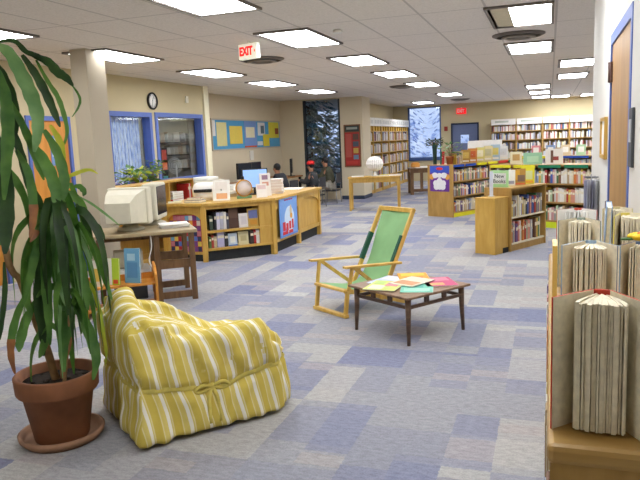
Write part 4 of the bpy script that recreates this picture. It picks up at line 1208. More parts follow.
# blue bin near the orange doors
t = thing('waste_bin', 'blue bin on the floor by the orange door', 'bin', (-5.95, 7.25, 0), .4)
MB().lathe([(.11, 0), (.14, .3), (.15, .3), (.15, .31), (.13, .3), (.1, .02), (.0001, .02)], n=24).build('tub', P((96, 124, 200)), t)
MB().lathe([(.152, .285), (.158, .3), (.152, .315)], n=24, cap=False).build('rim', P((120, 146, 214)), t)
tag(MB().box(-.01, 0, -.11, .11, -.2, .2).box(-.003, .002, -.09, .09, -.08, .16, 1).build('door_notice', [P((120, 150, 206)), P((206, 216, 226))], None, (WX-.003, 7.42, 1.62)), 'blue and white notice on the orange door behind the plant', 'notice')

# ------------------------------------------------------------------ coffee table
CA = math.radians(-34)
CTB = thing('coffee_table', 'low square walnut coffee table covered with magazines', 'coffee table', (-1.105, 5.325, 0), CA)
MB().box(-.36, .36, -.36, .36, .372, .392, bev=.006).build('tabletop', M_walnutt, CTB)
for sx in (-1, 1):
    for sy in (-1, 1):
        MB().tube([(sx*.315, sy*.315, 0), (sx*.308, sy*.308, .2), (sx*.305, sy*.305, .372)], [.014, .02, .026], n=14).build('leg', M_walnut, CTB)
for k in range(4):
    R_ = Matrix.Rotation(k*PI/2, 4, 'Z')
    MB().box(-.29, .29, -.316, -.292, .285, .312, 0, .003, R_).build('rail', M_walnut, CTB)
    for x in (-.1, .1): MB().box(x-.022, x+.022, -.314, -.294, .312, .372, 0, .003, R_).build('spacer', M_walnut, CTB)
def magazine(label, x, y, rz, w, h, c, art, z=.393, t=.005):
    w, h = w*1.22, h*1.2
    cols = [c]+[a[4] for a in art]
    mb = MB().box(-w/2, w/2, -h/2, h/2, 0, t, 0)
    mb.box(-w/2+.002, w/2+.0015, -h/2-.001, h/2-.002, .001, t-.001, len(cols))
    for i, (x0, x1, y0, y1, cc) in enumerate(art): mb.box(w*(x0-.5), w*(x1-.5), h*(y0-.5), h*(y1-.5), t, t+.0006+.0003*i, i+1)
    p = MZ((-1.105, 5.325, 0), CA) @ Vector((x, y, z))
    tag(mb.build('magazine', [P(q) for q in cols]+[M_pagew], None, p, CA+rz), label, 'magazine', 'magazines on the coffee table')
magazine('pale blue and white magazine at the left edge of the coffee table', -.2, -.02, .25, .21, .28, (190, 200, 226), [(.1, .9, .55, .95, (222, 224, 232)), (.15, .6, .1, .4, (150, 170, 214))])
magazine('lime and pink magazine at the front of the coffee table', -.07, -.2, .5, .22, .29, (206, 214, 120), [(.1, .55, .1, .5, (230, 226, 190)), (.5, .9, .45, .9, (226, 140, 150)), (.1, .4, .6, .9, (180, 210, 120))], .399)
magazine('orange and yellow magazine at the back of the coffee table', -.14, .2, .9, .21, .28, (226, 160, 50), [(.1, .9, .6, .92, (236, 196, 70)), (.2, .8, .1, .45, (206, 110, 50))], .399)
magazine('magenta magazine at the right back of the coffee table', .13, .22, 1.0, .21, .28, (196, 80, 120), [(.1, .9, .55, .95, (214, 130, 150)), (.15, .6, .1, .35, (226, 170, 110))], .393)
magazine('teal green magazine at the right front of the coffee table', .16, -.06, .75, .21, .28, (120, 196, 170), [(.1, .9, .1, .4, (160, 214, 190)), (.2, .7, .5, .9, (96, 176, 160))], .393)
magazine('cream magazine in the middle of the coffee table pile', .0, .04, .15, .2, .27, (226, 216, 190), [(.1, .9, .1, .5, (206, 150, 110))], .405)

# ------------------------------------------------------------------ beach chair
DC = thing('deck_chair', 'wooden folding beach chair with green canvas sling', 'chair', (-1.905, 5.725, 0), math.radians(-35))
DC.scale = (.9, 1, 1)
for s in (-1, 1):
    MB().bar((s*.262, .38, .08), (s*.262, .835, .92), .045, .026, up=(1, 0, 0), bev=.005).build('back_post', M_pine, DC)
    MB().bar((s*.225, -.02, .245), (s*.225, .55, .115), .022, .042, bev=.004).build('seat_rail', M_pine, DC)
    MB().bar((s*.25, .0, .25), (s*.25, -.035, .0), .026, .04, bev=.004).build('front_leg', M_pine, DC)
    MB().bar((s*.2, .2, .19), (s*.2, .74, .012), .022, .036, bev=.004).build('rear_leg', M_pine, DC)
    MB().box(s*.295-.03, s*.295+.03, -.06, .62, -.011, .011, 0, .005, Matrix.Translation((0, 0, .472)) @ Matrix.Rotation(-.07, 4, 'X')).build('armrest', M_pine, DC)
    MB().bar((s*.282, .04, .46), (s*.268, .0, .25), .022, .034, bev=.003).build('arm_support', M_pine, DC)
    MB().bar((s*.282, .06, .46), (s*.255, .4, .2), .022, .034, bev=.003).build('arm_brace', M_pine, DC)
    MB().bar((s*.252, .545, .42), (s*.252, .685, .67), .05, .03, up=(1, 0, 0)).build('sleeve', M_greend, DC)
MB().bar((-.275, .825, .905), (.275, .825, .905), .026, .045, bev=.004).build('top_bar', M_pine, DC)
MB().bar((-.26, -.02, .25), (.26, -.02, .25), .05, .024, bev=.004).build('seat_bar', M_pine, DC)
MB().bar((-.28, -.035, .02), (.28, -.035, .02), .045, .032, bev=.004).build('foot_bar', M_pine, DC)
MB().bar((-.21, .72, .02), (.21, .72, .02), .03, .03, bev=.004).build('rear_bar', M_pine, DC)
prof = catmull([(.825, .9), (.72, .66), (.62, .42), (.5, .25), (.36, .2), (.18, .225), (-.015, .268)], 6)
mb = MB()
prev = None
NX = 10
def sling_pt(p, u, dzn):
    x = -.222+.444*u
    sag = -.012*math.sin(PI*u)
    return Vector((x, p[0]-sag*.6+dzn*.8, p[1]+sag+dzn*.5))
grid = []
for lay, dn in ((0, 0.), (1, .003)):
    rows = []
    for k, p in enumerate(prof):
        q = (p[0], p[1])
        rows.append([mb.bm.verts.new(sling_pt(q, u/NX, dn+.002*math.sin(u*2.1+k*.3))) for u in range(NX+1)])
    grid.append(rows)
for rows in grid:
    for k in range(len(rows)-1):
        for u in range(NX):
            f = mb.bm.faces.new((rows[k][u], rows[k][u+1], rows[k+1][u+1], rows[k+1][u])); f.smooth = True
mb.build('sling', M_green, DC)

# ------------------------------------------------------------------ slipcovered armchair
ARM_LOC, ARM_ROT = Vector((-2.045, 2.812, 0)), math.atan2(.775, .631)
AC = thing('armchair', 'low armchair under a yellow and white striped slipcover', 'armchair', ARM_LOC, ARM_ROT)
def remeshed(mb, voxel, smooth_it):
    me = mb.mesh('tmp', [M_stripe])
    o = bpy.data.objects.new('tmp', me); COL.objects.link(o)
    r = o.modifiers.new('r', 'REMESH'); r.mode = 'VOXEL'; r.voxel_size = voxel
    s = o.modifiers.new('s', 'SMOOTH'); s.iterations = smooth_it; s.factor = .6
    dg = bpy.context.evaluated_depsgraph_get()
    out = bpy.data.meshes.new_from_object(o.evaluated_get(dg))
    bpy.data.objects.remove(o)
    return out
DL, DW = .93, .76
a = MB()
a.box(0.01, DL-.06, .0, DW, .025, .42)
a.box(.1, DL+.01, .16, DW-.16, .03, .44)
def ylog(y, x0, x1, z, r, m=0): a.tube([(x0, y, z), (x1, y, z)], r, n=20, smooth=False)
a.box(.05, DL-.13, .01, .18, .3, .49)
a.tube([(.06, .095, .47), (.4, .095, .465), (.66, .095, .475), (DL-.13, .095, .48)], [.09, .09, .095, .1], n=20)
a.prism([(.05, .3), (DL-.1, .3), (DL-.1, .36), (.7, .43), (.4, .62), (.05, .72)], -DW+.01, -DW+.17, 0, Matrix.Rotation(PI/2, 4, 'X'))
a.prism([(.1, .3), (.9, .3), (.9, .43), (.62, .44), (.3, .6), (.1, .62)], -DW+.15, -.15, 0, Matrix.Rotation(PI/2, 4, 'X'))
R_ = Matrix.Translation((.0, 0, .3)) @ Matrix.Rotation(-.08, 4, 'Y')
a.box(0.0, .24, .03, DW-.03, -.2, .34, 0, 0, R_)
a.tube([(.075, .09, .61), (.07, DW/2, .65), (.14, DW-.09, .7)], [.085, .09, .085], n=18)
a.tube([(DL-.07, .17, .36), (DL-.05, DW/2, .37), (DL-.07, DW-.2, .34)], [.1, .11, .1], n=18)
a.box(DL-.15, DL+.01, .08, DW-.1, .03, .36)
a.prism([(.1, .4), (.5, .4), (.1, .66)], -.2, -.04, 0, Matrix.Rotation(PI/2, 4, 'X'))
cov = remeshed(a, .018, 10)
cov.materials.clear(); cov.materials.append(M_stripe)
bm = bmesh.new(); bm.from_mesh(cov)
bm.normal_update()
for v in bm.verts:
    p, n = v.co.copy(), v.normal.copy()
    per = p.x*1.0+p.y*1.0
    amt = 0
    # skirt: flare with pleats below the tie
    if p.z < .3 and abs(n.z) < .7:
        k = (.3-p.z)/.3
        amt += .035*k+.012*k*math.sin(per*46+2*math.sin(per*9))
    # broad folds and small wrinkles
    d3 = noise.noise(Vector((p.x*5+p.z*3, p.y*5, p.z*2.4)))
    d4 = noise.noise(Vector((p.x*13-p.z*9, p.y*13, p.z*5+4)))
    amt += .022*d3+.011*d4
    if p.z > .3 and abs(n.y) > .5: amt += .011*math.sin((p.x*1.1+p.z*.55)*30+4*d3)
    # tie pulls the cloth in
    zt_ = .33-.07*math.sin(PI*min(1, max(0, p.x/DL)))
    amt -= .018*math.exp(-((p.z-zt_)/.03)**2)*(1 if abs(n.z) < .6 else 0)
    v.co = p+Vector((n.x, n.y, n.z*.6))*amt
for v in bm.verts:
    if v.co.z < .02: v.co.z = .012+.012*(noise.noise(Vector((v.co.x*9, v.co.y*9, 1)))+.5)
bm.normal_update()
run = bm.loops.layers.float.new('run')
for f in bm.faces:
    f.smooth = True
    c, n = f.calc_center_median(), f.normal
    for l in f.loops:
        q = l.vert.co
        wob = .02*noise.noise(Vector((q.x*4, q.y*4, q.z*4)))
        if n.x < -.6 or (c.x < .22 and c.z > .58 and abs(n.y) < .75): u = q.y+.03
        elif n.x > .75 and c.z > .2: u = q.y+.01
        elif c.y > .2 and c.y < DW-.2: u = q.y
        else: u = q.x+.18*q.z+(.05 if c.y > .4 else 0)
        l[run] = u+wob+4
bm.to_mesh(cov)
bvh = BVHTree.FromBMesh(bm)
bm.free()
co = bpy.data.objects.new('slipcover', cov); COL.objects.link(co); co.parent = AC
# tie sash
mb = MB()
loop = []
cx, cy = DL/2, DW/2
for k in range(72):
    a_ = 2*PI*k/72
    dx, dy = math.cos(a_), math.sin(a_)
    r = 1.6
    z = .33-.07*math.sin(PI*min(1, max(0, .5+.5*dx)))+.01*math.sin(a_*5)
    hit = bvh.ray_cast(Vector((cx+dx*r, cy+dy*r, z)), Vector((-dx, -dy, 0)))
    p = hit[0] if hit[0] else Vector((cx+dx*.45, cy+dy*.4, z))
    loop.append((p+Vector((dx, dy, 0))*.006, Vector((dx, dy, 0))))
for (dz0, dz1) in ((-.014, .014),):
    inner = [(mb.bm.verts.new(p+Vector((0, 0, dz0))), mb.bm.verts.new(p+d*.006), mb.bm.verts.new(p+Vector((0, 0, dz1)))) for p, d in loop]
    for k in range(72):
        A, B = inner[k], inner[(k+1) % 72]
        for j in (0, 1):
            f = mb.bm.faces.new((A[j], B[j], B[j+1], A[j+1])); f.smooth = True
M_sash = plain('sash_cloth', (206, 188, 96), .85, var=.12, scale=24)
sh_ = mb.build('sash', M_sash, AC)
hit = bvh.ray_cast(Vector((.42, -1, .262)), Vector((0, 1, 0)))
bp = (hit[0] if hit[0] else Vector((.42, -.03, .262)))+Vector((0, -.012, 0))
mb = MB()
mb.ball(bp, .022, 0, (1.2, .7, 1))
for s in (-1, 1):
    mb.tube(catmull([bp, bp+Vector((s*.06, -.016, .022)), bp+Vector((s*.1, -.01, -.006)), bp+Vector((s*.055, -.008, -.018)), bp]), [.011]*21, 0, 6)
    mb.tube(catmull([bp, bp+Vector((s*.026, -.016, -.07)), bp+Vector((s*.03, -.03, -.2))]), .013, 0, 6)
mb.build('bow', M_sash, sh_)
for x in (.1, DL-.14):
    for y in (.09, DW-.09): MB().box(x-.02, x+.02, y-.02, y+.02, 0, .05).build('leg', M_black, AC)

# ------------------------------------------------------------------ potted plant
PX, PY = -2.585, 2.84
SA = thing('plant_saucer', 'stained clay saucer on the carpet under the big pot', 'saucer', (PX-.01, PY+.01, 0))
MB().lathe([(.0001, .0), (.2, .0), (.228, .03), (.232, .052), (.216, .056), (.205, .03), (.19, .016), (.0001, .016)], n=48).build('dish', M_saucer, SA)
PP = thing('potted_dracaena', 'tall corn plant with long drooping leaves in terracotta pot', 'plant', (PX, PY, .0165))
MB().lathe([(.0001, 0), (.14, 0), (.146, .01), (.19, .27), (.212, .274), (.22, .286), (.225, .372), (.218, .38), (.2, .378), (.19, .32), (.0001, .31)], n=56).build('pot', M_terra, PP)
mb = MB().lathe([(.192, .325), (.12, .337), (.05, .33), (.0001, .335)], n=32)
for v in mb.bm.verts: v.co.z += .01*noise.noise(v.co*40)
for k in range(30):
    a_ = random.random()*6.28; q = random.random()*.17
    mb.ball((q*math.cos(a_), q*math.sin(a_), .335), random.uniform(.006, .013), 0, (1, 1, .6), 6)
mb.build('soil', M_soil, PP)
# camera-independent construction frame: r = to the right across the plant, v = up, b = away
VR = Vector((.741, .671, 0)); VB = Vector((-.671, .741, 0))
LEAF_PATHS = [
    ([(-2.705, 2.789, 2.174), (-2.635, 2.84, 2.179), (-2.589, 2.867, 2.123), (-2.54, 2.895, 2.102), (-2.506, 2.91, 2.07)], 0.028, 0, 0.2),
    ([(-2.578, 2.895, 2.11), (-2.51, 2.931, 2.072), (-2.468, 2.942, 2.019), (-2.425, 2.955, 1.986), (-2.389, 2.961, 1.942)], 0.0512, 0, 0.1),
    ([(-2.442, 3.011, 1.959), (-2.41, 3.014, 1.915), (-2.389, 3.007, 1.872), (-2.389, 2.984, 1.829), (-2.404, 2.948, 1.781)], 0.014, 1, 0.1),
    ([(-2.698, 2.767, 2.156), (-2.641, 2.797, 2.119), (-2.595, 2.815, 2.017), (-2.555, 2.827, 1.909), (-2.526, 2.829, 1.795), (-2.522, 2.809, 1.692), (-2.526, 2.78, 1.605)], 0.0745, 2, 0.1),
    ([(-2.626, 2.876, 2.112), (-2.586, 2.906, 2.024), (-2.55, 2.932, 1.92), (-2.521, 2.951, 1.813), (-2.5, 2.962, 1.733)], 0.0466, 0, 0.1),
    ([(-2.585, 2.929, 2.088), (-2.551, 2.963, 1.974), (-2.524, 2.991, 1.9), (-2.509, 3.008, 1.814), (-2.504, 3.018, 1.707), (-2.532, 2.998, 1.61)], 0.028, 1, 0.2),
    ([(-2.698, 2.775, 2.031), (-2.668, 2.773, 1.903), (-2.655, 2.754, 1.723), (-2.659, 2.719, 1.545), (-2.663, 2.684, 1.366)], 0.0652, 1, 0.0),
    ([(-2.689, 2.801, 1.906), (-2.64, 2.828, 1.775), (-2.604, 2.844, 1.659), (-2.574, 2.852, 1.536), (-2.549, 2.857, 1.455)], 0.0419, 1, 0.1),
    ([(-2.688, 2.81, 1.777), (-2.662, 2.818, 1.645), (-2.64, 2.822, 1.539), (-2.625, 2.82, 1.433)], 0.0419, 0, 0.2),
    ([(-2.725, 2.732, 1.726), (-2.683, 2.729, 1.545), (-2.665, 2.702, 1.338), (-2.658, 2.666, 1.186), (-2.646, 2.633, 1.092)], 0.0745, 0, 0.0),
    ([(-2.666, 2.806, 1.62), (-2.617, 2.821, 1.502), (-2.594, 2.811, 1.353), (-2.587, 2.788, 1.249), (-2.589, 2.755, 1.157)], 0.0466, 4, 0.1),
    ([(-2.616, 2.844, 1.669), (-2.554, 2.864, 1.572), (-2.507, 2.87, 1.464), (-2.481, 2.857, 1.369), (-2.473, 2.828, 1.287)], 0.0652, 1, 0.1),
    ([(-2.562, 2.909, 1.72), (-2.513, 2.928, 1.611), (-2.483, 2.93, 1.492), (-2.474, 2.914, 1.396), (-2.496, 2.871, 1.293)], 0.0559, 1, 0.2),
    ([(-2.549, 2.944, 1.746), (-2.52, 2.961, 1.675), (-2.505, 2.966, 1.61), (-2.5, 2.962, 1.513)], 0.0373, 3, 0.1),
    ([(-2.552, 2.93, 1.418), (-2.495, 2.964, 1.458), (-2.43, 3.003, 1.487), (-2.382, 3.027, 1.495), (-2.344, 3.042, 1.472)], 0.0233, 3, 0.5),
    ([(-2.476, 2.999, 1.411), (-2.444, 3.009, 1.405), (-2.423, 3.011, 1.377), (-2.421, 2.997, 1.356)], 0.0326, 1, 0.1),
    ([(-2.545, 2.892, 1.312), (-2.515, 2.87, 1.184), (-2.494, 2.842, 1.053), (-2.472, 2.813, 0.922), (-2.435, 2.797, 0.785)], 0.0652, 2, 0.1),
    ([(-2.554, 2.901, 1.301), (-2.573, 2.847, 1.198), (-2.592, 2.793, 1.087), (-2.606, 2.743, 0.944), (-2.626, 2.686, 0.794)], 0.0466, 1, 0.1),
    ([(-2.576, 2.909, 1.289), (-2.615, 2.858, 1.158), (-2.651, 2.81, 1.017), (-2.671, 2.775, 0.869), (-2.66, 2.77, 0.715)], 0.0559, 1, 0.2),
    ([(-2.546, 2.915, 1.299), (-2.481, 2.948, 1.24), (-2.419, 2.975, 1.159), (-2.367, 2.994, 1.045), (-2.326, 3.003, 0.875), (-2.296, 3.003, 0.773)], 0.0419, 1, 0.2),
    ([(-2.527, 2.912, 1.266), (-2.466, 2.92, 1.167), (-2.422, 2.912, 1.036), (-2.387, 2.898, 0.896), (-2.36, 2.876, 0.746)], 0.0606, 1, 0.1),
    ([(-2.478, 3.004, 1.311), (-2.448, 3.021, 1.231), (-2.427, 3.03, 1.117), (-2.405, 3.04, 1.013)], 0.0373, 0, 0.1),
    ([(-2.424, 3.049, 1.216), (-2.388, 3.065, 1.169), (-2.362, 3.074, 1.1)], 0.028, 0, 0.1),
    ([(-2.467, 3.013, 1.355), (-2.41, 3.052, 1.306), (-2.343, 3.096, 1.233), (-2.292, 3.126, 1.172)], 0.014, 2, 0.1),
    ([(-2.519, 2.955, 1.195), (-2.473, 2.969, 0.991), (-2.455, 2.961, 0.857), (-2.436, 2.953, 0.734)], 0.0559, 0, 0.1),
    ([(-2.563, 2.885, 1.226), (-2.563, 2.842, 1.079), (-2.557, 2.805, 0.921), (-2.54, 2.778, 0.763), (-2.525, 2.749, 0.578)], 0.0559, 1, 0.1),
    ([(-2.619, 2.858, 1.13), (-2.618, 2.834, 0.969), (-2.625, 2.804, 0.808), (-2.609, 2.793, 0.643), (-2.6, 2.778, 0.502)], 0.0512, 0, 0.1),
    ([(-2.547, 2.891, 0.959), (-2.519, 2.867, 0.797), (-2.49, 2.845, 0.664), (-2.487, 2.799, 0.536), (-2.468, 2.768, 0.424)], 0.0606, 1, 0.1),
    ([(-2.496, 2.926, 0.841), (-2.44, 2.921, 0.702), (-2.388, 2.912, 0.576), (-2.349, 2.891, 0.471), (-2.344, 2.843, 0.362)], 0.0606, 1, 0.1),
    ([(-2.454, 2.969, 0.923), (-2.401, 2.976, 0.844), (-2.365, 2.968, 0.75), (-2.338, 2.952, 0.641), (-2.314, 2.935, 0.493), (-2.306, 2.905, 0.423)], 0.0233, 3, 0.3),
    ([(-2.677, 2.795, 0.864), (-2.705, 2.736, 0.755), (-2.719, 2.691, 0.639), (-2.714, 2.664, 0.537), (-2.692, 2.655, 0.436)], 0.0419, 4, 0.1),
    ([(-2.652, 2.819, 0.803), (-2.675, 2.755, 0.707), (-2.684, 2.705, 0.598), (-2.67, 2.677, 0.552)], 0.0512, 1, 0.1),
    ([(-2.608, 2.852, 0.741), (-2.601, 2.81, 0.611), (-2.597, 2.764, 0.54), (-2.586, 2.725, 0.509)], 0.0419, 1, 0.1),
    ([(-2.76, 2.734, 1.029), (-2.757, 2.716, 0.879), (-2.768, 2.684, 0.722), (-2.772, 2.659, 0.618)], 0.028, 0, 0.1),
    ([(-2.5, 2.947, 0.778), (-2.498, 2.901, 0.647), (-2.488, 2.862, 0.573), (-2.488, 2.814, 0.463)], 0.028, 4, 0.2),
    ([(-2.623, 2.846, 1.323), (-2.595, 2.831, 1.233), (-2.585, 2.799, 1.183), (-2.59, 2.754, 1.136)], 0.0373, 4, 0.1),
    ([(-2.735, 2.781, 2.085), (-2.707, 2.808, 2.009), (-2.682, 2.832, 1.881), (-2.684, 2.83, 1.751), (-2.701, 2.814, 1.621)], 0.0559, 0, 0.1),
    ([(-2.765, 2.743, 1.625), (-2.755, 2.744, 1.414), (-2.749, 2.742, 1.255), (-2.761, 2.721, 1.123)], 0.0559, 1, 0.0),
    ([(-2.681, 2.842, 1.566), (-2.659, 2.87, 1.424), (-2.634, 2.901, 1.312), (-2.631, 2.912, 1.189)], 0.0466, 0, 0.1)]
base = Vector((PX, PY, .0165))
def place(p): return Vector(p)-base
mb = MB()
mb.tube(catmull([(.0, .0, .3), (-.03, -.03, .55), place((-2.685, 2.83, .69)), place((-2.71, 2.80, .85)), place((-2.725, 2.79, .93)), place((-2.745, 2.77, .97)), place((-2.76, 2.757, 1.08)), place((-2.77, 2.75, 1.5)), place((-2.77, 2.77, 2.12))], 4), [.022]*8+[.018]*25, 0, 10)
mb.build('stem', M_trunk, PP)
mb = MB()
mb.tube(catmull([(.02, .02, .3), (.03, .04, .6), place((-2.56, 2.94, 1.0)), place((-2.575, 2.93, 1.33))], 5), .015, 0, 10)
mb.build('stem', M_trunk, PP)
mb = MB()
mb.tube(catmull([(.06, -.02, .3), (.09, .0, .5), (.11, .03, .72)], 5), .01, 0, 8)
mb.build('stem', M_trunk, PP)
fol = MB()
def leaf(pts, w, m, twist=0., fold=.25):
    P_ = catmull(pts, 5)
    n = len(P_)
    prev = None
    rows = []
    for i, p in enumerate(P_):
        t_ = i/(n-1)
        tan = (P_[min(i+1, n-1)]-P_[max(i-1, 0)]).normalized()
        ref = VB if abs(tan.dot(VB)) < .9 else VR
        s = tan.cross(ref)
        s.normalize()
        nn = s.cross(tan)
        tw = twist*(.4+t_)
        s2 = s*math.cos(tw)+nn*math.sin(tw)
        n2 = nn*math.cos(tw)-s*math.sin(tw)
        ww = w*.5*(math.sin(PI*min(1, (t_*.92+.06)))**.6)*(1+.08*math.sin(i*1.7))
        rows.append((fol.bm.verts.new(p-s2*ww-n2*ww*fold), fol.bm.verts.new(p), fol.bm.verts.new(p+s2*ww-n2*ww*fold)))
    for i in range(n-1):
        for j in (0, 1):
            f = fol.bm.faces.new((rows[i][j], rows[i+1][j], rows[i+1][j+1], rows[i][j+1]))
            f.material_index = m if not (m == 4) else (4 if i > n*.5 else 1)
            f.smooth = True
rl = random.Random(5)
for pts, w, m, tw in LEAF_PATHS:
    leaf([place(p) for p in pts], w, m, tw)
heads = [(Vector((-2.88, 2.68, 2.12)), 9, .55, 1), (Vector((-2.84, 2.69, 1.62)), 6, .45, 1), (Vector((-2.55, 2.95, 1.22)), 34, .6, 0), (base+Vector((.11, .03, .78)), 12, .45, 0)]
for hp, n, ln, _ in heads:
    for k in range(n):
        a_ = rl.random()*2*PI
        d = Vector((math.cos(a_), math.sin(a_), 0))
        L_ = ln*rl.uniform(.7, 1.15)
        rise = rl.uniform(.0, .12)
        p0 = place(hp)+Vector((rl.uniform(-.04, .04), rl.uniform(-.04, .04), rl.uniform(-.22, .12)))
        q = rl.uniform(.14, .42)
        pts = [p0, p0+d*L_*q*.5+Vector((0, 0, rise)), p0+d*L_*q+Vector((0, 0, rise*.2-L_*.22)), p0+d*L_*q*1.12+Vector((0, 0, -L_*.8))]
        leaf(pts, rl.uniform(.03, .056), rl.choice((0, 1, 1, 1, 2)), rl.uniform(-1.2, 1.2))
fol.build('foliage', M_leaf, PP)

# ------------------------------------------------------------------ far tables
def legged_table(label, loc, rz, L, W, h, mat, name='display_table', lt=.05):
    t = thing(name, label, 'table', loc, rz)
    MB().box(-L/2, L/2, -W/2, W/2, h-.035, h, bev=.004).build('tabletop', mat, t)
    for s in (-1, 1): MB().box(-L/2+.05, L/2-.05, s*(W/2-.05)-.012, s*(W/2-.05)+.012, h-.13, h-.035).build('apron', mat, t)
    for s in (-1, 1): MB().box(s*(L/2-.05)-.012, s*(L/2-.05)+.012, -W/2+.06, W/2-.06, h-.13, h-.035).build('apron', mat, t)
    for x in (-1, 1):
        for y in (-1, 1): MB().box(x*(L/2-.045)-lt/2, x*(L/2-.045)+lt/2, y*(W/2-.045)-lt/2, y*(W/2-.045)+lt/2, 0, h-.035).build('leg', mat, t)
    return t
legged_table('light oak display table with slim legs standing before the pillar', (-3.76, 14.62, 0), .16, 1.18, .42, .765, M_oak)
tz = .766
t = thing('paper_ornament', 'large round white pleated paper ornament on the display table', 'ornament', (-3.76, 14.66, tz), .2)
MB().lathe([(.08, 0), (.09, .01), (.03, .03), (.03, .12), (.0001, .13)], n=20).build('foot', M_white, t)
mb = MB().lathe([(.04, -.165), (.115, -.14), (.165, -.085), (.192, 0), (.165, .09), (.11, .15), (.03, .172)], (0, 0, .275), 0, 48, False, .04); mb.build('pleated_globe', P((236, 232, 226)), t)
tag(MB().box(-.14, .14, -.1, .1, 0, .012).build('paper_sheets', M_white, None, (-4.14, 14.57, tz), .3), 'white sheets lying on the left of the display table', 'papers')
tag(MB().box(-.12, .12, -.1, .1, 0, .03).box(-.118, .122, -.102, .098, .004, .026, 1).build('flat_book', [P((214, 206, 90)), M_pagew], None, (-3.52, 14.6, tz), .1), 'yellow book lying flat in the middle of the display table', 'book')
tag(MB().box(-.13, .13, -.1, .1, 0, .03).box(-.128, .132, -.102, .098, .004, .026, 1).build('flat_book', [P((216, 190, 180)), M_pagew], None, (-3.32, 14.7, tz), .4), 'pink book lying flat at the right of the display table', 'book')
t = legged_table('dark wood table with white papers under the far window', (-3.35, 18.9, 0), .3, .95, .8, .74, M_brown, 'side_table', .09)
MB().box(-.42, .42, -.36, -.3, .08, .16).build('rail', M_brown, t)
MB().box(-.2, -.12, -.37, -.31, .16, .62).build('slat', M_brown, t); MB().box(.12, .2, -.37, -.31, .16, .62).build('slat', M_brown, t)
tag(MB().box(-.32, .32, -.28, .28, 0, .02).build('paper_sheets', M_white, None, (-3.33, 18.9, .741), .3), 'wide white papers on the dark table by the far window', 'papers')
tag(MB().box(-.12, .12, -.1, .1, 0, .1).box(-.1, .1, -.08, .08, .1, .13, 0).build('card_tray', P((214, 150, 70)), None, (-3.62, 18.75, .762), .3), 'orange card tray on the dark table by the far window', 'tray')

# ------------------------------------------------------------------ computer corner with readers
t = thing('reading_table', 'long dark table along the alcove wall holding computers', 'table', (-6.55, 14.9, 0))
MB().box(-.45, .35, -1.9, 1.6, .7, .735).build('tabletop', P((150, 104, 58)), t)
for y in (-1.8, 1.5):
    for x in (-.4, .3): MB().box(x-.03, x+.03, y-.03, y+.03, 0, .7).build('leg', M_black, t)
def lcd(label, loc, rz):
    t = thing('computer_monitor', label, 'monitor', loc, rz)
    MB().box(-.12, .12, -.09, .09, 0, .015).build('foot', M_black, t)
    MB().box(-.03, .03, .0, .04, .015, .15).build('stalk', M_black, t)
    MB().box(-.22, .22, -.03, .03, .09, .45, 0, .01).build('casing', M_black, t)
    MB().box(-.2, .2, -.034, -.03, .11, .43).build('screen', M_screen, t)
lcd('black monitor beside the reader with black hair', (-6.52, 13.6, .736), 1.2)
lcd('second black monitor behind the reader with black hair', (-6.5, 14.15, .736), 1.4)
lcd('grey blue monitor near the tall window', (-6.32, 16.0, .736), 1.9)
SK = plain('skin', (186, 134, 104), .6)
def skin_mesh(verts, edges, radii, mats, sub=2, extra=None):
    me = bpy.data.meshes.new('tmp')
    me.from_pydata(verts, edges, [])
    o = bpy.data.objects.new('tmp', me); COL.objects.link(o)
    md = o.modifiers.new('skin', 'SKIN'); md.use_smooth_shade = True
    for i, r in enumerate(radii):
        sv = me.skin_vertices[0].data[i]
        sv.radius = (r, r) if not hasattr(r, '__len__') else r
        sv.use_root = (i == 0)
    s = o.modifiers.new('sub', 'SUBSURF'); s.levels = sub; s.render_levels = sub
    dg = bpy.context.evaluated_depsgraph_get()
    out = bpy.data.meshes.new_from_object(o.evaluated_get(dg))
    bpy.data.objects.remove(o)
    out.materials.clear()
    for m in mats: out.materials.append(m)
    return out
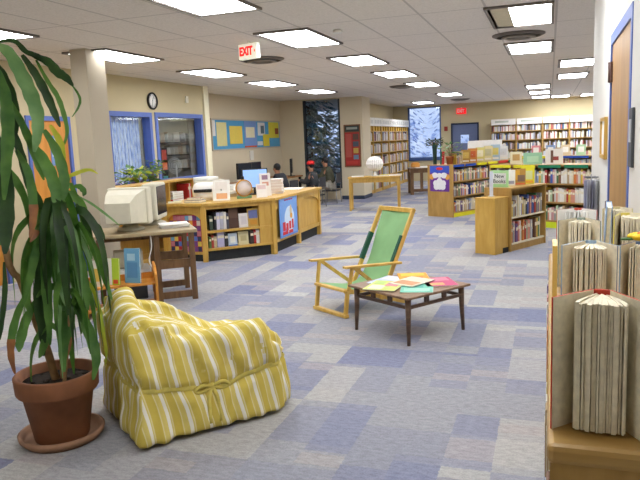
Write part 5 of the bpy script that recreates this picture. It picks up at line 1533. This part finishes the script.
def person(label, loc, rz, jacket, trousers, hair, cap=None, lean=.12, scale=1.):
    V, E, R = [], [], []
    def add(p, r, par=None):
        V.append(p); R.append(r)
        if par is not None: E.append((par, len(V)-1))
        return len(V)-1
    lx = lambda z: lean*(z-.5)*1.6
    pel = add((0, 0, .52), .12)
    wa = add((lx(.68), 0, .68), .115, pel); ch = add((lx(.86), 0, .86), .13, wa); ne = add((lx(1.0)+.01, 0, .99), .055, ch)
    hd = add((lx(1.05)+.03, 0, 1.07), .075, ne); ht = add((lx(1.05)+.04, 0, 1.17), .085, hd); hx = add((lx(1.05)+.035, 0, 1.235), .05, ht)
    hands = []
    for s in (-1, 1):
        sh = add((lx(.93), s*.17, .93), .062, ch); el = add((lx(.93)+.12, s*.23, .72), .045, sh)
        wr = add((.4, s*.14, .77), .028, el); pa = add((.46, s*.13, .77), .032, wr)
        for f in range(4):
            y = s*(.13+(f-1.5)*.018)
            f1 = add((.5, y, .772), .009, pa); f2 = add((.535-.006*abs(f-1), y, .768), .008, f1); add((.556-.008*abs(f-1), y, .757), .007, f2)
        t1 = add((.455, s*.09, .765), .01, pa); add((.49, s*.08, .758), .008, t1)
        hp = add((.05, s*.1, .5), .09, pel); kn = add((.42, s*.11, .5), .062, hp); an = add((.4, s*.11, .1), .04, kn); add((.53, s*.11, .045), .032, an)
    body = skin_mesh(V, E, R, [SK], 2)
    bm = bmesh.new(); bm.from_mesh(body)
    hc = Vector(V[ht])
    for sgn in (-1, 1):
        r = bmesh.ops.create_uvsphere(bm, u_segments=8, v_segments=6, radius=.011)
        bmesh.ops.translate(bm, verts=r['verts'], vec=hc+Vector((.082, sgn*.032, -.02)))
        r = bmesh.ops.create_uvsphere(bm, u_segments=8, v_segments=6, radius=.022)
        bmesh.ops.scale(bm, verts=r['verts'], vec=(.7, .35, 1.2)); bmesh.ops.translate(bm, verts=r['verts'], vec=hc+Vector((0, sgn*.085, -.03)))
    r = bmesh.ops.create_cone(bm, segments=8, radius1=.018, radius2=.006, depth=.05, cap_ends=True)
    bmesh.ops.translate(bm, verts=r['verts'], vec=hc+Vector((.088, 0, -.04)))
    r = bmesh.ops.create_uvsphere(bm, u_segments=8, v_segments=6, radius=.02)
    bmesh.ops.scale(bm, verts=r['verts'], vec=(.4, 1, .3)); bmesh.ops.translate(bm, verts=r['verts'], vec=hc+Vector((.08, 0, -.085)))
    for f in bm.faces: f.smooth = True
    bm.to_mesh(body); bm.free()
    o = bpy.data.objects.new('person', body); COL.objects.link(o)
    o.location = loc; o.rotation_euler = (0, 0, rz); o.scale = (scale,)*3
    tag(o, label, 'person')
    def part(name, idx_fn, grow, mat):
        keep = [i for i in range(len(V)) if idx_fn(i)]
        mp = {i: k for k, i in enumerate(keep)}
        me = skin_mesh([V[i] for i in keep], [(mp[a], mp[b]) for a, b in E if a in mp and b in mp], [R[i]+grow for i in keep], [mat], 2)
        c = bpy.data.objects.new(name, me); COL.objects.link(c); c.parent = o
    n_up = 7
    per = 4+12+2+4
    def arm(i): 
        return i >= n_up and (i-n_up) % per in (0, 1, 2)
    def leg(i): return i >= n_up and (i-n_up) % per in (per-4, per-3, per-2)
    def shoe(i): return i >= n_up and (i-n_up) % per in (per-2, per-1)
    part('jacket', lambda i: i in (0, 1, 2, 3) or arm(i), .04, jacket)
    part('trousers', lambda i: i == 0 or leg(i), .02, trousers)
    mb = MB()
    mb.ball(hc+Vector((-.02, 0, .02)), .1, 0, (1, .95, 1.05), 16)
    mb.build('hair', hair, o)
    if cap:
        mb = MB().lathe([(.108, .0), (.112, .03), (.1, .075), (.06, .105), (.0001, .112)], hc+Vector((-.012, 0, .035)), 0, 24)
        mb.build('cap', cap, o)
    for s in (-1, 1):
        MB().ball((.46, s*.11, .045), .05, 0, (2, .9, .8), 14).build('shoe', M_black, o)
    return o
def simple_chair(label, loc, rz, mat, group='chairs in the computer corner', scale=1.):
    t = thing('reading_chair', label, 'chair', loc, rz, group)
    t.scale = (scale,)*3
    MB().box(-.2, .22, -.22, .22, .33, .36, bev=.008).build('seat', mat, t)
    MB().box(-.24, -.21, -.21, .21, .56, .84, 0, .01).build('backrest', mat, t)
    for x, y in ((-.2, -.2), (-.2, .2), (.2, -.2), (.2, .2)):
        MB().tube([(x*1.1, y*1.08, 0), (x, y, .33)], .013).build('leg', M_metal, t)
    for y in (-.2, .2): MB().tube([(-.2, y, .34), (-.225, y, .84)], .011).build('back_post', M_metal, t)
def seated(label, clabel, x, y, rz, *a, **k):
    person(label, (x, y, 0), rz, *a, **k)
    simple_chair(clabel, (x, y, 0), rz, P((52, 52, 56)), scale=k.get('scale', 1.))
M_jk = plain('dark_jacket', (62, 64, 66), .9, var=.15)
M_jo = plain('olive_jacket', (78, 78, 62), .9, var=.15)
seated('seated reader in a red cap and dark jacket seen at the table', 'dark chair under the reader in the red cap', -5.42, 15.25, PI*.97, M_jk, P((50, 52, 60)), M_black, P((206, 34, 34)), lean=.1, scale=.87)
seated('seated reader with dark hair and olive jacket before the tall window', 'dark chair under the reader in the olive jacket', -5.38, 16.4, PI*1.0, M_jo, P((190, 184, 172)), M_black, None, lean=.16, scale=.93)
seated('reader with black hair bending over the table beside the monitors', 'dark chair under the reader with black hair', -5.75, 14.2, PI*.95, plain('black_jacket', (44, 46, 52), .9), P((46, 46, 52)), M_black, None, lean=.28, scale=.88)

# ------------------------------------------------------------------ all the tiny far books
me = bulk.mesh('shelved_books', [M_books])
ca = me.color_attributes.new('tint', 'FLOAT_COLOR', 'CORNER')
for p in me.polygons:
    c = bulk_cols[p.index] if p.index < len(bulk_cols) else (.5, .5, .5)
    for li in p.loop_indices: ca.data[li].color = (*c, 1)
o = bpy.data.objects.new('shelved_books', me); COL.objects.link(o)
tag(o, 'the many small books filling the tall and far bookshelves', 'books', None, 'stuff')
print('individual shelf books', nb[0])

# ------------------------------------------------------------------ world, camera, view
w = bpy.data.worlds.new('sky'); scn.world = w
w.use_nodes = True
nt = w.node_tree
bg = nt.nodes['Background']
tc = N(nt, 'ShaderNodeTexCoord')
nz = N(nt, 'ShaderNodeTexNoise'); nz.inputs['Scale'].default_value = 6; nz.inputs['Detail'].default_value = 6
nt.links.new(tc.outputs['Generated'], nz.inputs['Vector'])
r = N(nt, 'ShaderNodeValToRGB')
r.color_ramp.elements[0].position = .38; r.color_ramp.elements[1].position = .62
r.color_ramp.elements[0].color = (*lin((150, 176, 230)), 1); r.color_ramp.elements[1].color = (*lin((220, 230, 250)), 1)
nt.links.new(nz.outputs['Fac'], r.inputs['Fac'])
nt.links.new(r.outputs['Color'], bg.inputs['Color'])
bg.inputs['Strength'].default_value = 1.25

cam = bpy.data.cameras.new('camera')
co = bpy.data.objects.new('camera', cam); COL.objects.link(co)
cam.sensor_width = 36; cam.lens = 660/640*36; cam.clip_start = .05; cam.clip_end = 200
yaw, pit, rol = .3377, .1484, -.0411
fw = Vector((-math.sin(yaw)*math.cos(pit), math.cos(yaw)*math.cos(pit), -math.sin(pit)))
rt = Vector((math.cos(yaw), math.sin(yaw), 0)); up = rt.cross(fw)
r2 = rt*math.cos(rol)+up*math.sin(rol); u2 = up*math.cos(rol)-rt*math.sin(rol)
co.matrix_world = Matrix(((r2.x, u2.x, -fw.x, 0), (r2.y, u2.y, -fw.y, 0), (r2.z, u2.z, -fw.z, 1.6), (0, 0, 0, 1)))
scn.camera = co
vs = scn.view_settings
vs.view_transform = 'Standard'; vs.look = 'None'; vs.gamma = 1; vs.use_curve_mapping = False
vs.exposure = 0.13
scn.cycles.use_denoising = True
